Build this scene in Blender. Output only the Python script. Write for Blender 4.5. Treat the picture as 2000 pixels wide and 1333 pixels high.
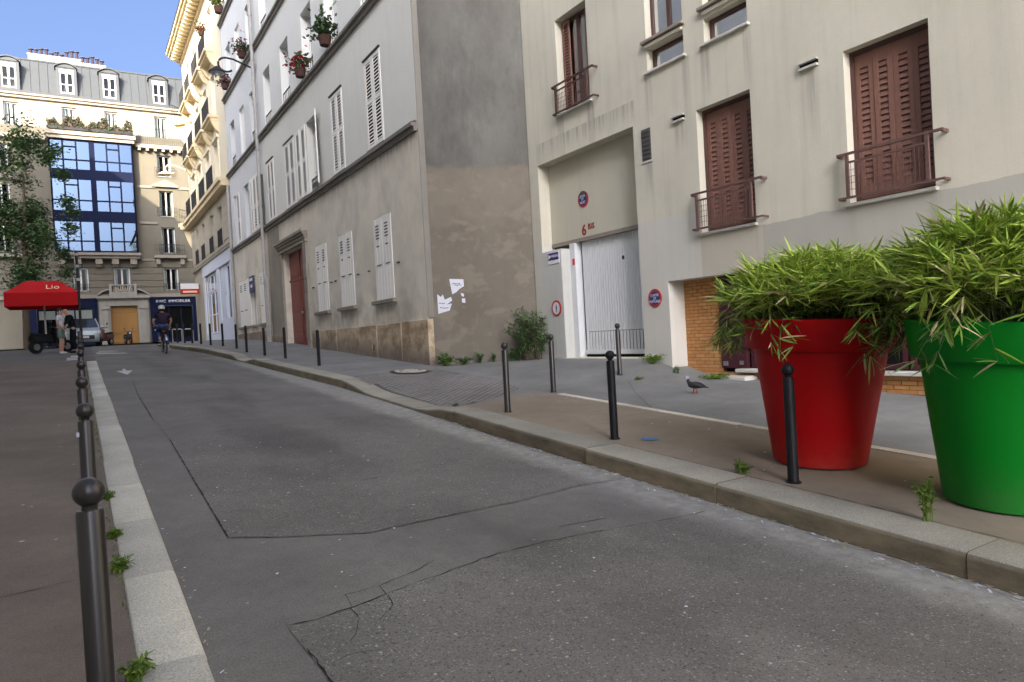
import bpy, bmesh, math, random
from mathutils import Vector, Matrix
for _o in list(bpy.data.objects): bpy.data.objects.remove(_o, do_unlink=True)
S = bpy.context.scene
COL = S.collection
R = random.Random(11)
PI = math.pi

# ------------------------------------------------------------------ camera, sky, sun, exposure
cd = bpy.data.cameras.new('camera'); cam = bpy.data.objects.new('camera', cd); COL.objects.link(cam)
cd.sensor_width = 36; cd.lens = 24.66; cd.clip_start = .05; cd.clip_end = 1500
RC = ((.85017866, -.05366248, .52375241), (-.52351116, .01958504, .85179369), (-.05596707, -.99836705, -.01144213))
m = Matrix.Identity(4)
for i in range(3):
    m[i][0] = RC[i][0]; m[i][1] = -RC[i][1]; m[i][2] = -RC[i][2]
m.translation = (0, 0, 1.527)
cam.matrix_world = m
S.camera = cam
SUN_EL = 23.0; SUN_AZ = 214.0          # compass-like azimuth of the sun: 0 = +Y, 90 = +X
w = bpy.data.worlds.new('World'); S.world = w; w.use_nodes = True
nt = w.node_tree; nt.nodes.clear()
sk = nt.nodes.new('ShaderNodeTexSky'); sk.sky_type = 'NISHITA'; sk.sun_disc = False
sk.sun_elevation = math.radians(SUN_EL); sk.sun_rotation = math.radians(SUN_AZ)
sk.air_density = .42; sk.dust_density = 10; sk.ozone_density = 3.8
bg = nt.nodes.new('ShaderNodeBackground'); bg.inputs[1].default_value = .107
wo = nt.nodes.new('ShaderNodeOutputWorld')
nt.links.new(sk.outputs[0], bg.inputs[0]); nt.links.new(bg.outputs[0], wo.inputs[0])
sd = bpy.data.lights.new('sun', 'SUN'); sd.energy = 2.3; sd.angle = math.radians(.5); sd.color = (1, .87, .66)
sun = bpy.data.objects.new('sun', sd); COL.objects.link(sun)
_e, _a = math.radians(SUN_EL), math.radians(SUN_AZ)
tosun = Vector((math.sin(_a)*math.cos(_e), math.cos(_a)*math.cos(_e), math.sin(_e)))
sun.rotation_euler = tosun.to_track_quat('Z', 'Y').to_euler()
sun.location = tosun*100
S.view_settings.view_transform = 'Standard'; S.view_settings.look = 'None'
S.view_settings.exposure = 2.5; S.view_settings.gamma = 1; S.view_settings.use_curve_mapping = False
S.cycles.max_bounces = 6; S.cycles.diffuse_bounces = 4; S.cycles.transparent_max_bounces = 8

# ------------------------------------------------------------------ ground functions (metres; the street climbs along +Y)
def lerp(a, b, t): return a+(b-a)*t
def sstep(a, b, x):
    t = min(1, max(0, (x-a)/(b-a))); return t*t*(3-2*t)
YS = [-30, 0, 30, 34, 38, 42, 46, 52, 60, 68, 200]
ZS = [-1.659, 0, 1.659, 1.845, 1.975, 2.06, 2.12, 2.19, 2.3, 2.4, 2.5]
def interp(x, xs, zs):
    if x <= xs[0]: return zs[0]
    for i in range(len(xs)-1):
        if x <= xs[i+1]: return lerp(zs[i], zs[i+1], (x-xs[i])/(xs[i+1]-xs[i]))
    return zs[-1]
def gz(y): return interp(y, YS, ZS)
def dip(y): return .12*max(sstep(8.9, 10.1, y)-sstep(12.2, 13.9, y), sstep(21.6, 22.4, y)-sstep(23.2, 24.1, y), 0)
KY = [-30, 2, 7, 8.7, 14, 21.9, 24, 28.5, 31, 33.5, 35, 36.2, 37, 37.6, 60]
KX = [4.27, 4.28, 4.3, 4.36, 4.46, 4.24, 4.15, 3.95, 3.66, 3.36, 3.15, 3.05, 3.1, 3.5, 3.5]
def kx(y): return interp(y, KY, KX)
def hump(x, y):
    if y < 9.2 or x < 6.9: return 0
    return max(0, .86-gz(y))*sstep(9.3, 10.9, y)*sstep(6.9, 9.7, x)
def zpav(x, y): return gz(y)-dip(y)*max(0, 1-max(0, x-kx(y)-.41)/1.9)+hump(x, y)
def zroad(x, y):
    t = min(1, max(0, (x-.4)/(kx(y)-.4)))
    return gz(y)-lerp(.035, .16, t)*(1-.6*sstep(30, 40, y))

# ------------------------------------------------------------------ materials
def ncol(c): return (c[0], c[1], c[2], 1)
class N:
    """a small node helper around one material"""
    def __init__(s, name, rough=.85, spec=.3):
        s.m = bpy.data.materials.new(name); s.m.use_nodes = True
        s.t = s.m.node_tree; s.b = s.t.nodes['Principled BSDF']
        s.b.inputs['Roughness'].default_value = rough
        s.b.inputs['Specular IOR Level'].default_value = spec
        g = s.t.nodes.new('ShaderNodeNewGeometry'); s.pos = g.outputs['Position']
    def lk(s, a, b): s.t.links.new(a, b)
    def scaled(s, sc):
        n = s.t.nodes.new('ShaderNodeVectorMath'); n.operation = 'MULTIPLY'
        s.lk(s.pos, n.inputs[0]); n.inputs[1].default_value = sc if hasattr(sc, '__len__') else (sc,)*3
        return n.outputs[0]
    def noise(s, sc, detail=4, rough=.55, vec=None, dist=0):
        n = s.t.nodes.new('ShaderNodeTexNoise'); n.inputs['Scale'].default_value = 1
        n.inputs['Detail'].default_value = detail; n.inputs['Roughness'].default_value = rough
        n.inputs['Distortion'].default_value = dist
        s.lk(vec or s.scaled(sc), n.inputs['Vector']); return n.outputs['Fac']
    def vor(s, sc, feature='F1', out='Color'):
        n = s.t.nodes.new('ShaderNodeTexVoronoi'); n.feature = feature; n.inputs['Scale'].default_value = 1
        s.lk(s.scaled(sc), n.inputs['Vector']); return n.outputs[out]
    def ramp(s, f, stops):
        n = s.t.nodes.new('ShaderNodeValToRGB'); s.lk(f, n.inputs[0]); e = n.color_ramp.elements
        while len(e) < len(stops): e.new(.5)
        for q, (p, c) in zip(e, stops):
            q.position = p; q.color = ncol(c) if hasattr(c, '__len__') else (c, c, c, 1)
        return n.outputs[0]
    def mix(s, f, a, b, mode='MIX'):
        n = s.t.nodes.new('ShaderNodeMix'); n.data_type = 'RGBA'; n.blend_type = mode
        for v, i in ((f, n.inputs[0]), (a, n.inputs[6]), (b, n.inputs[7])):
            if hasattr(v, 'is_output'): s.lk(v, i)
            elif hasattr(v, '__len__'): i.default_value = ncol(v)
            else: i.default_value = v
        return n.outputs[2]
    def math(s, op, a, b=0., clamp=False):
        n = s.t.nodes.new('ShaderNodeMath'); n.operation = op; n.use_clamp = clamp
        for v, i in ((a, n.inputs[0]), (b, n.inputs[1])):
            if hasattr(v, 'is_output'): s.lk(v, i)
            else: i.default_value = v
        return n.outputs[0]
    def xyz(s):
        n = s.t.nodes.new('ShaderNodeSeparateXYZ'); s.lk(s.pos, n.inputs[0]); return n.outputs
    def smooth(s, v, a, b):
        n = s.t.nodes.new('ShaderNodeMapRange'); n.interpolation_type = 'SMOOTHSTEP'
        s.lk(v, n.inputs[0]); n.inputs[1].default_value = a; n.inputs[2].default_value = b
        return n.outputs[0]
    def bump(s, h, strength=.3, dist=.01):
        n = s.t.nodes.new('ShaderNodeBump'); n.inputs['Strength'].default_value = strength
        n.inputs['Distance'].default_value = dist; s.lk(h, n.inputs['Height']); s.lk(n.outputs[0], s.b.inputs['Normal'])
    def base(s, c):
        if hasattr(c, 'is_output'): s.lk(c, s.b.inputs['Base Color'])
        else: s.b.inputs['Base Color'].default_value = ncol(c)

def mul(c, k): return tuple(min(1, x*k) for x in c)
def simple(name, c, rough=.6, spec=.4, var=.12, sc=6, metal=0, bump=0, bsc=120):
    n = N(name, rough, spec); n.b.inputs['Metallic'].default_value = metal
    if var: n.base(n.mix(n.noise(sc, 5), mul(c, 1-var), mul(c, 1+var)))
    else: n.base(c)
    if bump: n.bump(n.noise(bsc, 3), bump, .004)
    return n.m
def plaster(name, c, c2=None, streak=.25, blotch=.2, extra=None, rough=.92, bump=.25):
    """rendered wall: large blotches, vertical rain streaks, fine grain"""
    n = N(name, rough, .15)
    c2 = c2 or mul(c, .72)
    k = n.mix(n.math('MULTIPLY', n.ramp(n.noise(.55, 6, .6), [(.38, 0), (.68, 1)]), blotch*2.2, True), c, c2)
    st = n.ramp(n.noise((5, 5, .28), 5, .6), [(.5, 0), (.72, 1)])
    k = n.mix(n.math('MULTIPLY', st, streak), k, mul(c2, .75))
    f = n.noise(3.2, 6, .65)
    k = n.mix(n.ramp(f, [(.3, .0), (.75, .16)]), k, mul(c, 1.2))
    k = n.mix(n.ramp(n.noise(45, 3, .7), [(.42, .14), (.6, 0)]), k, mul(c, .6))
    if extra: k = extra(n, k)
    n.base(k)
    n.bump(n.math('ADD', n.noise(70, 4, .7), n.math('MULTIPLY', n.noise(4, 4), 1.5)), bump, .008)
    return n.m

def asphalt(name, dark, light, stones=.5, stone_c=(.34, .33, .31), pit=.5, extra=None, scale=95, brown=None):
    n = N(name, .88, .25)
    k = n.mix(n.ramp(n.noise(.9, 6, .62), [(.30, 0), (.72, 1)]), mul(dark, .88), mul(light, 1.08))
    if brown: k = n.mix(n.ramp(n.noise(.35, 4), [(.4, 0), (.62, .8)]), k, brown)
    k = n.mix(n.ramp(n.noise(7, 5, .7), [(.45, 0), (.75, .35)]), k, mul(dark, .72))
    k = n.mix(n.ramp(n.noise(scale*.9, 3, .8), [(.40, .55), (.52, 0)]), k, mul(dark, .55))
    k = n.mix(n.ramp(n.noise(scale*1.1, 2, .8, n.scaled((scale*1.1, scale*1.3, scale))), [(.56, 0), (.68, .5)]), k, mul(light, 1.6))
    v = n.vor(scale); sv = n.t.nodes.new('ShaderNodeSeparateColor'); n.lk(v, sv.inputs[0])
    d = n.vor(scale, 'F1', 'Distance')
    inside = n.ramp(d, [(.28, 1), (.42, 0)])
    a = n.ramp(sv.outputs[0], [(.80, 0), (.9, 1)])
    k = n.mix(n.math('MULTIPLY', n.math('MULTIPLY', a, inside), stones), k, stone_c)
    b = n.ramp(sv.outputs[1], [(.74, 0), (.86, 1)])
    k = n.mix(n.math('MULTIPLY', n.math('MULTIPLY', b, inside), pit), k, mul(dark, .35))
    v2 = n.vor(scale*.33); s2 = n.t.nodes.new('ShaderNodeSeparateColor'); n.lk(v2, s2.inputs[0])
    d2 = n.ramp(n.vor(scale*.33, 'F1', 'Distance'), [(.16, 1), (.25, 0)])
    k = n.mix(n.math('MULTIPLY', n.math('MULTIPLY', n.ramp(s2.outputs[2], [(.88, 0), (.90, 1)]), d2), stones), k, mul(dark, .3))
    k = n.mix(n.math('MULTIPLY', n.math('MULTIPLY', n.ramp(s2.outputs[0], [(.94, 0), (.96, 1)]), d2), stones), k, mul(stone_c, 1.25))
    if extra: k = extra(n, k)
    n.base(k)
    n.bump(n.math('ADD', n.math('MULTIPLY', d, -.6), n.noise(160, 3, .7)), .45, .006)
    return n.m
def granite(name, c, extra=None, sc=130):
    n = N(name, .85, .25)
    k = n.mix(n.ramp(n.noise(1.6, 5), [(.35, 0), (.7, 1)]), mul(c, .82), mul(c, 1.1))
    k = n.mix(n.ramp(n.noise(sc, 2, .8), [(.52, 0), (.62, .75)]), k, mul(c, .42))
    k = n.mix(n.ramp(n.noise(sc*.8, 2, .8, n.scaled((sc*.8, sc*.7, sc*.9))), [(.56, 0), (.66, .6)]), k, mul(c, 1.55))
    if extra: k = extra(n, k)
    oi = n.t.nodes.new('ShaderNodeObjectInfo'); k = n.mix(1., k, n.ramp(oi.outputs['Random'], [(0, (.80, .79, .78)), (.5, (.95, .94, .93)), (1, (1.08, 1.06, 1.02))]), 'MULTIPLY')
    n.base(k); n.bump(n.noise(sc*.6, 4, .7), .35, .005); return n.m

M = {}
# ---- ground
def gutter(n, k):
    x = n.xyz()[0]; y = n.xyz()[1]
    wob = n.math('ADD', x, n.math('MULTIPLY', n.math('SUBTRACT', n.noise(1.3, 5, .6), .5), .45))
    g = n.math('MULTIPLY', n.smooth(wob, 3.72, 4.08), n.ramp(n.noise(9, 5, .7), [(.3, .25), (.62, 1)]))
    g = n.math('MULTIPLY', g, n.ramp(n.smooth(y, 19, 27), [(0, .68), (1, .1)]))
    k = n.mix(g, k, (.40, .39, .345))
    for x0, x1 in ((1.7, 2.5), (3.0, 3.6)):      # worn, oil-darkened wheel tracks
        t = n.math('MULTIPLY', n.smooth(wob, x0-.35, x0+.1), n.math('SUBTRACT', 1., n.smooth(wob, x1-.1, x1+.35)))
        t = n.math('MULTIPLY', t, n.ramp(n.noise((.9, .35, 1), 5, .6), [(.44, 0), (.7, .55)]))
        k = n.mix(t, k, (.06, .056, .053))
    return k
M['road'] = asphalt('road_asphalt', (.160, .151, .135), (.214, .203, .182), .2, (.25, .25, .235), .25, gutter, 120)
M['patch'] = asphalt('worn_asphalt', (.150, .140, .124), (.204, .191, .170), .7, (.42, .405, .365), .9, gutter, 75)
M['crossroad'] = asphalt('crossroad_asphalt', (.13, .126, .115), (.17, .165, .15), .3, (.25, .245, .235), .2, None, 100)
def pavzones(n, k):
    x, y, z = n.xyz()
    f = n.math('MULTIPLY', n.math('SUBTRACT', 1., n.smooth(x, 6.45, 6.5)), n.math('SUBTRACT', 1., n.smooth(y, 9.2, 10.2)))
    c = n.mix(n.ramp(n.noise(.8, 5, .6), [(.35, 0), (.7, 1)]), (.215, .172, .125), (.29, .242, .178))
    c = n.mix(n.ramp(n.noise(8, 5, .7), [(.45, 0), (.75, .3)]), c, (.15, .122, .092))
    return n.mix(n.math('MULTIPLY', f, .93), k, c)
M['pave'] = asphalt('pavement_asphalt', (.19, .188, .175), (.26, .256, .24), .15, (.27, .26, .25), .2, pavzones, 150)
M['lpave'] = asphalt('brown_pavement', (.155, .125, .10), (.205, .172, .138), .3, (.27, .25, .23), .3, None, 150)
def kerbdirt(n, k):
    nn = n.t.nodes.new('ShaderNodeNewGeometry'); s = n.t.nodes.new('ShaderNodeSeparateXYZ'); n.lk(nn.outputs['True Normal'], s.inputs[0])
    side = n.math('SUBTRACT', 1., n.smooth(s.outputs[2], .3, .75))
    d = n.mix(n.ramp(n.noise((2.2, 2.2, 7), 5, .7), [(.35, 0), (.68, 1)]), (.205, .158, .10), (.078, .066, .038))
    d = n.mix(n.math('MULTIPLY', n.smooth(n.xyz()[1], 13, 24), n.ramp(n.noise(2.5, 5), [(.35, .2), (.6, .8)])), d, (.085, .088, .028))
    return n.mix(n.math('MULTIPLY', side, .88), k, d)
M['kerb'] = granite('kerb_granite', (.37, .35, .29), kerbdirt)
M['lkerb'] = granite('pale_kerb_granite', (.57, .555, .475))
M['strip'] = granite('border_stone', (.60, .555, .45))
M['sett'] = asphalt('sett_stone', (.19, .175, .162), (.26, .242, .224), .2, (.36, .34, .31), .3, None, 130)
M['joint'] = simple('sett_joint', (.095, .088, .078), .95, .1)
M['crack'] = simple('tar_crack', (.018, .017, .017), .8, .2, .4)
M['marking'] = simple('road_paint', (.52, .51, .49), .8, .2, .3, 14)
M['earth'] = simple('earth', (.10, .085, .06), .95, .1, .3)
M['bluepaint'] = simple('blue_spray_paint', (.10, .22, .44), .8, .2, .5, 25)
# ---- walls
def drips(n, k, lst, col, amt=.55):
    x, y, z = n.xyz(); tot = None
    fine = n.ramp(n.noise((6, 9, .35), 5, .65), [(.42, 0), (.66, 1)])
    for y0, y1, zt, ln in lst:
        m = n.math('MULTIPLY', n.smooth(y, y0-.05, y0+.04), n.math('SUBTRACT', 1., n.smooth(y, y1-.04, y1+.05)))
        m = n.math('MULTIPLY', m, n.math('MULTIPLY', n.smooth(z, zt-ln, zt-.02), n.math('LESS_THAN', z, zt)))
        tot = m if tot is None else n.math('MAXIMUM', tot, m)
    return n.mix(n.math('MULTIPLY', n.math('MULTIPLY', tot, n.math('ADD', fine, .25, True)), amt), k, col)
def paintpatch(n, k):
    x, y, z = n.xyz()
    k = drips(n, k, [(12.0, 12.25, 6.5, 1.3), (13.15, 13.36, 6.5, 1.2), (9.2, 9.36, 6.45, 1.6), (10.2, 10.36, 6.45, 1.2), (7.78, 7.95, 6.45, 1.4), (8.7, 8.9, 6.45, 1.2), (7.84, 8.02, 3.1, 1.0), (9.0, 9.16, 3.1, .9), (4.9, 5.05, 3.1, .9), (6.1, 6.26, 3.1, 1.1), (6.6, 6.88, 5.34, 1.5), (9.38, 9.62, 5.3, .7), (10.7, 14.3, 6.1, .5), (10.3, 10.52, 4.76, .8)], (.20, .185, .15))
    a = n.math('MULTIPLY', n.math('LESS_THAN', z, 3.6), n.math('GREATER_THAN', y, 9.13))
    k = n.mix(n.math('MULTIPLY', a, .55), k, n.mix(n.noise(1.2), (.52, .51, .485), (.60, .585, .55)))
    wz = n.math('ADD', z, n.math('MULTIPLY', n.math('SUBTRACT', n.noise(2.3, 5), .5), .10))
    b = n.math('MULTIPLY', n.math('LESS_THAN', wz, 3.1), n.math('LESS_THAN', y, 7.75))
    k = n.mix(n.math('MULTIPLY', b, .75), k, n.mix(n.noise(.9), (.355, .345, .30), (.39, .38, .335)))
    c = n.math('MULTIPLY', n.math('MULTIPLY', n.math('LESS_THAN', z, 3.1), n.math('GREATER_THAN', y, 7.75)), n.math('LESS_THAN', y, 9.13))
    return n.mix(n.math('MULTIPLY', c, .75), k, (.46, .42, .345))
M['garage_wall'] = plaster('garage_plaster', (.62, .585, .475), (.49, .465, .38), .34, .3, paintpatch)
M['panel_wall'] = plaster('recess_plaster', (.56, .53, .42), (.46, .43, .335), .2, .2)
M['pier_wall'] = plaster('pier_plaster', (.58, .575, .53), None, .18, .12)
def gfdirt(n, k):
    x, y, z = n.xyz()
    k = drips(n, k, [(17.35, 17.6, 2.5, .8), (18.8, 19.05, 2.5, .8), (17.5, 18.9, 2.5, .35), (20.5, 20.75, 2.5, .8), (21.95, 22.2, 2.5, .8), (20.6, 22.1, 2.5, .35), (23.15, 23.4, 2.5, .7), (24.5, 24.8, 2.5, .7), (23.2, 24.7, 2.5, .35), (15.5, 31.6, 6.6, .6)], (.24, .215, .18), .55)
    k = n.mix(n.ramp(n.noise((.9, .9, .7), 6, .62), [(.48, 0), (.70, .5)]), k, (.45, .42, .36))
    h = n.math('SUBTRACT', z, n.math('MULTIPLY', y, .055))
    f = n.math('MULTIPLY', n.math('SUBTRACT', 1., n.smooth(h, 1.1, 2.6)), n.ramp(n.noise(1.1, 6, .65), [(.42, 0), (.68, .55)]))
    return n.mix(f, k, (.30, .265, .225))
M['house_gf'] = plaster('house_ground_plaster', (.80, .735, .60), (.63, .58, .475), .16, .4, gfdirt)
M['house_up'] = plaster('house_upper_plaster', (.80, .785, .71), (.70, .69, .625), .12, .15)
M['house_top'] = plaster('house_top_plaster', (.78, .78, .73), (.70, .70, .66), .1, .12)
M['white_house'] = plaster('white_plaster', (.71, .72, .70), (.64, .65, .635), .12, .15)
M['ledge'] = plaster('ledge_stone', (.27, .245, .215), (.17, .15, .13), .35, .4)
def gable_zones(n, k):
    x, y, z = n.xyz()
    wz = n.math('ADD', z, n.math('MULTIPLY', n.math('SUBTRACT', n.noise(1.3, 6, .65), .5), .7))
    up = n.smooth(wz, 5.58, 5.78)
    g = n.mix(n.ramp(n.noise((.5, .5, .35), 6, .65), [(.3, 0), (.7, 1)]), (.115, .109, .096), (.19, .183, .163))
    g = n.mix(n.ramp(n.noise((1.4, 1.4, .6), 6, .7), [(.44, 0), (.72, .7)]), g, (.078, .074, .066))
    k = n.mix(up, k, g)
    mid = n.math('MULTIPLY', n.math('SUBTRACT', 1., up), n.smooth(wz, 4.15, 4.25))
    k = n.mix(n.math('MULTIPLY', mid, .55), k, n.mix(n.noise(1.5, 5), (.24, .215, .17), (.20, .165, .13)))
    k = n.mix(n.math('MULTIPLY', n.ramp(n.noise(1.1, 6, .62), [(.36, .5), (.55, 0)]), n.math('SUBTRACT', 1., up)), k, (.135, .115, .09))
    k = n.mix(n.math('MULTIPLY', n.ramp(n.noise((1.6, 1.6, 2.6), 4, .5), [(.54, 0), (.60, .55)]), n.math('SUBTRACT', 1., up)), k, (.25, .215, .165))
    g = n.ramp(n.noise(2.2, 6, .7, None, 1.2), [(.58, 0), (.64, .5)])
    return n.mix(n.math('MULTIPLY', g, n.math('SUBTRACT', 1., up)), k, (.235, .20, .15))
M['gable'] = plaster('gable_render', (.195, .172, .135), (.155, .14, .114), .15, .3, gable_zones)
M['gable_band'] = plaster('gable_band', (.27, .25, .215), None, .3, .2)
def plinthdirt(n, k):
    h = n.noise((1.6, 1.6, 2.4), 6, .65)
    k = n.mix(n.ramp(h, [(.44, 0), (.60, .8)]), k, (.26, .175, .105))
    x, y, z = n.xyz(); hh = n.math('SUBTRACT', z, n.math('MULTIPLY', y, .055))
    return n.mix(n.math('MULTIPLY', n.math('SUBTRACT', 1., n.smooth(hh, .05, .6)), .75), k, (.17, .14, .125))
M['plinth'] = plaster('plinth_stone', (.62, .50, .345), (.46, .36, .24), .3, .5, plinthdirt)
M['door_stone'] = plaster('door_stone', (.36, .325, .265), (.25, .22, .18), .35, .35)
M['haus'] = plaster('haussmann_stone', (.80, .72, .53), (.72, .63, .45), .12, .15)
M['haus_trim'] = plaster('haussmann_trim', (.76, .63, .40), (.66, .53, .33), .12, .2)
M['haus_dark'] = plaster('haussmann_shade_stone', (.47, .42, .325), (.38, .34, .26), .15, .2)  # shaded copy of the same stone; lower storeys' shade put into the colour
M['shop_white'] = simple('shop_white_paint', (.66, .70, .77), .5, .4, .05)
M['far'] = plaster('far_stone', (.18, .163, .126), (.135, .122, .094), .2, .25)
M['far_light'] = plaster('far_light_stone', (.40, .345, .265), (.35, .30, .23), .1, .1)
M['far_trim'] = plaster('far_trim_stone', (.29, .26, .21), (.22, .195, .155), .2, .2)
M['portal'] = plaster('portal_stone', (.33, .315, .27), (.25, .235, .20), .3, .25)
M['zinc'] = simple('zinc_roof', (.052, .058, .062), .5, .5, .15, 3)
M['zinc_dark'] = simple('zinc_edge', (.06, .062, .066), .5, .4)
M['navy'] = simple('navy_paint', (.006, .010, .034), .7, .12)
M['chim'] = plaster('chimney_render', (.58, .48, .34), None, .2, .2)
M['pot_clay'] = simple('chimney_pot', (.05, .03, .036), .8, .2)
# ---- joinery, metal
M['wshut'] = simple('white_shutter_paint', (.88, .85, .77), .6, .35, .07, 9)
M['wframe'] = simple('white_window_paint', (.70, .69, .66), .5, .4, .05)
M['bshut'] = simple('brown_shutter_paint', (.20, .100, .074), .55, .35, .15, 8)
M['bframe'] = simple('brown_frame_paint', (.085, .042, .034), .5, .4, .1)
M['brail'] = simple('brown_railing_paint', (.125, .07, .06), .55, .35, .2, 14)
M['reddoor'] = simple('red_door_paint', (.235, .058, .045), .5, .4, .12, 5)
M['garagedoor'] = simple('garage_door_paint', (.66, .67, .67), .5, .4, .06, 5)
M['sill'] = simple('sill_stone', (.52, .50, .45), .85, .2, .15)
M['dsill'] = simple('dark_sill_stone', (.27, .235, .19), .85, .2, .2)
M['dark'] = simple('dark_interior', (.012, .012, .013), .95, .05, 0)
M['iron'] = simple('black_iron', (.018, .018, .02), .5, .4, .2)
M['bollard'] = simple('bollard_paint', (.006, .006, .008), .55, .25, .25, 9, bump=.1)
M['bollard_brown'] = simple('bollard_brown_paint', (.022, .019, .018), .3, .5, .25, 9, bump=.1)
M['pipe'] = simple('pipe_paint', (.42, .40, .37), .65, .3, .2)
M['vent'] = simple('vent_grille', (.085, .08, .078), .7, .3, .3, 30)
M['curtain'] = simple('curtain_cloth', (.48, .50, .48), .9, .1, .2, (14, 14, 1))
M['darkred'] = simple('dark_red_panel', (.055, .012, .018), .45, .4, .15)
M['steel'] = simple('steel', (.45, .45, .46), .35, .5, .1, metal=.9)
M['brick'] = simple('tan_brick', (.47, .225, .085), .9, .15, .3, 11, bump=.3)
M['brick2'] = simple('tan_brick_pale', (.50, .27, .11), .9, .15, .3, 11, bump=.3)
M['mortar'] = simple('mortar', (.17, .11, .065), .95, .1, .2)
M['wood'] = simple('ochre_door_wood', (.33, .17, .045), .5, .35, .15, (6, 6, 1))
M['plate'] = simple('sign_white', (.72, .72, .72), .5, .4, .04)
M['sred'] = simple('sign_red', (.42, .03, .03), .5, .4, .12)
M['sblue'] = simple('sign_blue', (.022, .035, .16), .5, .4, .12)
M['spurple'] = simple('sign_purple', (.07, .03, .20), .5, .4, .05)
M['redletter'] = simple('red_letter', (.26, .035, .028), .6, .3, .1)
M['paper'] = simple('torn_paper', (.66, .66, .72), .85, .15, .12, 18)
def plastic(name, c, dust):
    n = N(name, .5, .18)
    k = n.mix(n.noise(1.8, 4), mul(c, .9), mul(c, 1.08)); z = n.xyz()[2]
    low = n.math('MULTIPLY', n.math('SUBTRACT', 1., n.smooth(z, .2, .55)), n.ramp(n.noise(7, 5, .7), [(.35, .05), (.7, .30)]))
    k = n.mix(low, k, dust)
    k = n.mix(n.ramp(n.noise((3, 3, 40), 4, .7), [(.60, 0), (.75, .05)]), k, dust)
    k = n.mix(n.ramp(n.noise(38, 3, .8), [(.66, 0), (.72, .12)]), k, dust); n.base(k)
    n.lk(n.ramp(n.noise(5, 5), [(.3, .42), (.7, .62)]), n.b.inputs['Roughness']); return n.m
M['redpot'] = plastic('red_plastic', (.37, .001, .003), (.20, .12, .085))
M['greenpot'] = plastic('green_plastic', (.0005, .185, .012), (.10, .16, .08))
M['soil'] = simple('soil', (.03, .022, .016), .95, .1, .3)
M['terracotta'] = simple('terracotta', (.085, .045, .036), .8, .2, .15)
M['awning'] = simple('red_canvas', (.50, .008, .010), .75, .2, .08)
M['cream'] = simple('cream_print', (.75, .62, .40), .7, .2, .05)
M['carpaint'] = simple('grey_car_paint', (.36, .40, .41), .28, .5, .03, metal=.3)
M['carglass'] = simple('car_glass', (.03, .035, .04), .06, .6, 0)
M['tyre'] = simple('tyre_rubber', (.015, .015, .015), .8, .2, .2)
M['light'] = simple('headlight', (.75, .78, .8), .15, .6, .03)
M['skin'] = simple('skin', (.48, .27, .19), .55, .35, .08)
M['black_cloth'] = simple('black_cloth', (.012, .012, .014), .9, .1, .2)
M['plum_cloth'] = simple('dark_plum_cloth', (.028, .018, .032), .9, .1, .2)
M['white_cloth'] = simple('white_cloth', (.62, .61, .60), .9, .1, .06)
M['green_cloth'] = simple('grey_green_cloth', (.13, .185, .155), .9, .1, .1)
M['jeans'] = simple('jeans_cloth', (.035, .055, .13), .9, .1, .15)
M['hair'] = simple('dark_hair', (.02, .015, .012), .7, .3, .2)
M['helmet'] = simple('helmet_shell', (.50, .49, .47), .4, .4, .08)
M['pigeon'] = simple('pigeon_feather', (.022, .023, .027), .6, .3, .3, 30)
M['pigeon_head'] = simple('pigeon_pale_feather', (.40, .39, .40), .7, .2, .15, 40)
M['orange_l'] = simple('orange_lamp', (.5, .12, .02), .3, .5)
M['scooter_red'] = simple('dull_red_fairing', (.11, .03, .025), .4, .4)
M['trunk'] = simple('bark', (.11, .085, .06), .95, .1, .3, 8)
for i, c in enumerate([(.26, .38, .045), (.39, .50, .075), (.155, .26, .035), (.055, .105, .02), (.54, .45, .24)]):
    M['bam%d' % i] = simple('bamboo_leaf', c, .5, .35, .2, 5)
for i, c in enumerate([(.065, .12, .042), (.09, .155, .05), (.04, .08, .028)]):
    M['lf%d' % i] = simple('leaf', c, .6, .3, .2, 5)
for i, c in enumerate([(.10, .17, .02), (.14, .20, .03), (.07, .12, .02)]):
    M['wd%d' % i] = simple('weed_leaf', c, .6, .3, .2, 5)
M['bamstem'] = simple('bamboo_stem', (.05, .075, .02), .6, .3)
M['fl_red'] = simple('red_petal', (.50, .03, .03), .6, .3)
M['fl_pink'] = simple('pink_petal', (.42, .12, .20), .6, .3)
M['straw'] = simple('dry_straw', (.40, .35, .24), .9, .1, .25, 20)
def glassmat(name, tint, refl, rough=.02):
    n = N(name); n.t.nodes.remove(n.b)
    tr = n.t.nodes.new('ShaderNodeBsdfTransparent'); tr.inputs[0].default_value = ncol(tint)
    gl = n.t.nodes.new('ShaderNodeBsdfGlossy'); gl.inputs['Roughness'].default_value = rough; gl.inputs[0].default_value = (.6, .62, .64, 1) if refl < .3 else (.17, .24, .35, 1)
    fr = n.t.nodes.new('ShaderNodeFresnel'); fr.inputs[0].default_value = 1.5
    k = n.math('ADD', fr.outputs[0], refl, True)
    mx = n.t.nodes.new('ShaderNodeMixShader'); n.lk(k, mx.inputs[0]); n.lk(tr.outputs[0], mx.inputs[1]); n.lk(gl.outputs[0], mx.inputs[2])
    out = [q for q in n.t.nodes if q.type == 'OUTPUT_MATERIAL'][0]; n.lk(mx.outputs[0], out.inputs[0]); return n.m
M['glass'] = glassmat('window_glass', (.75, .8, .8), .0)
M['mirror'] = glassmat('bay_glass', (.5, .55, .6), .62, .015)

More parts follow.
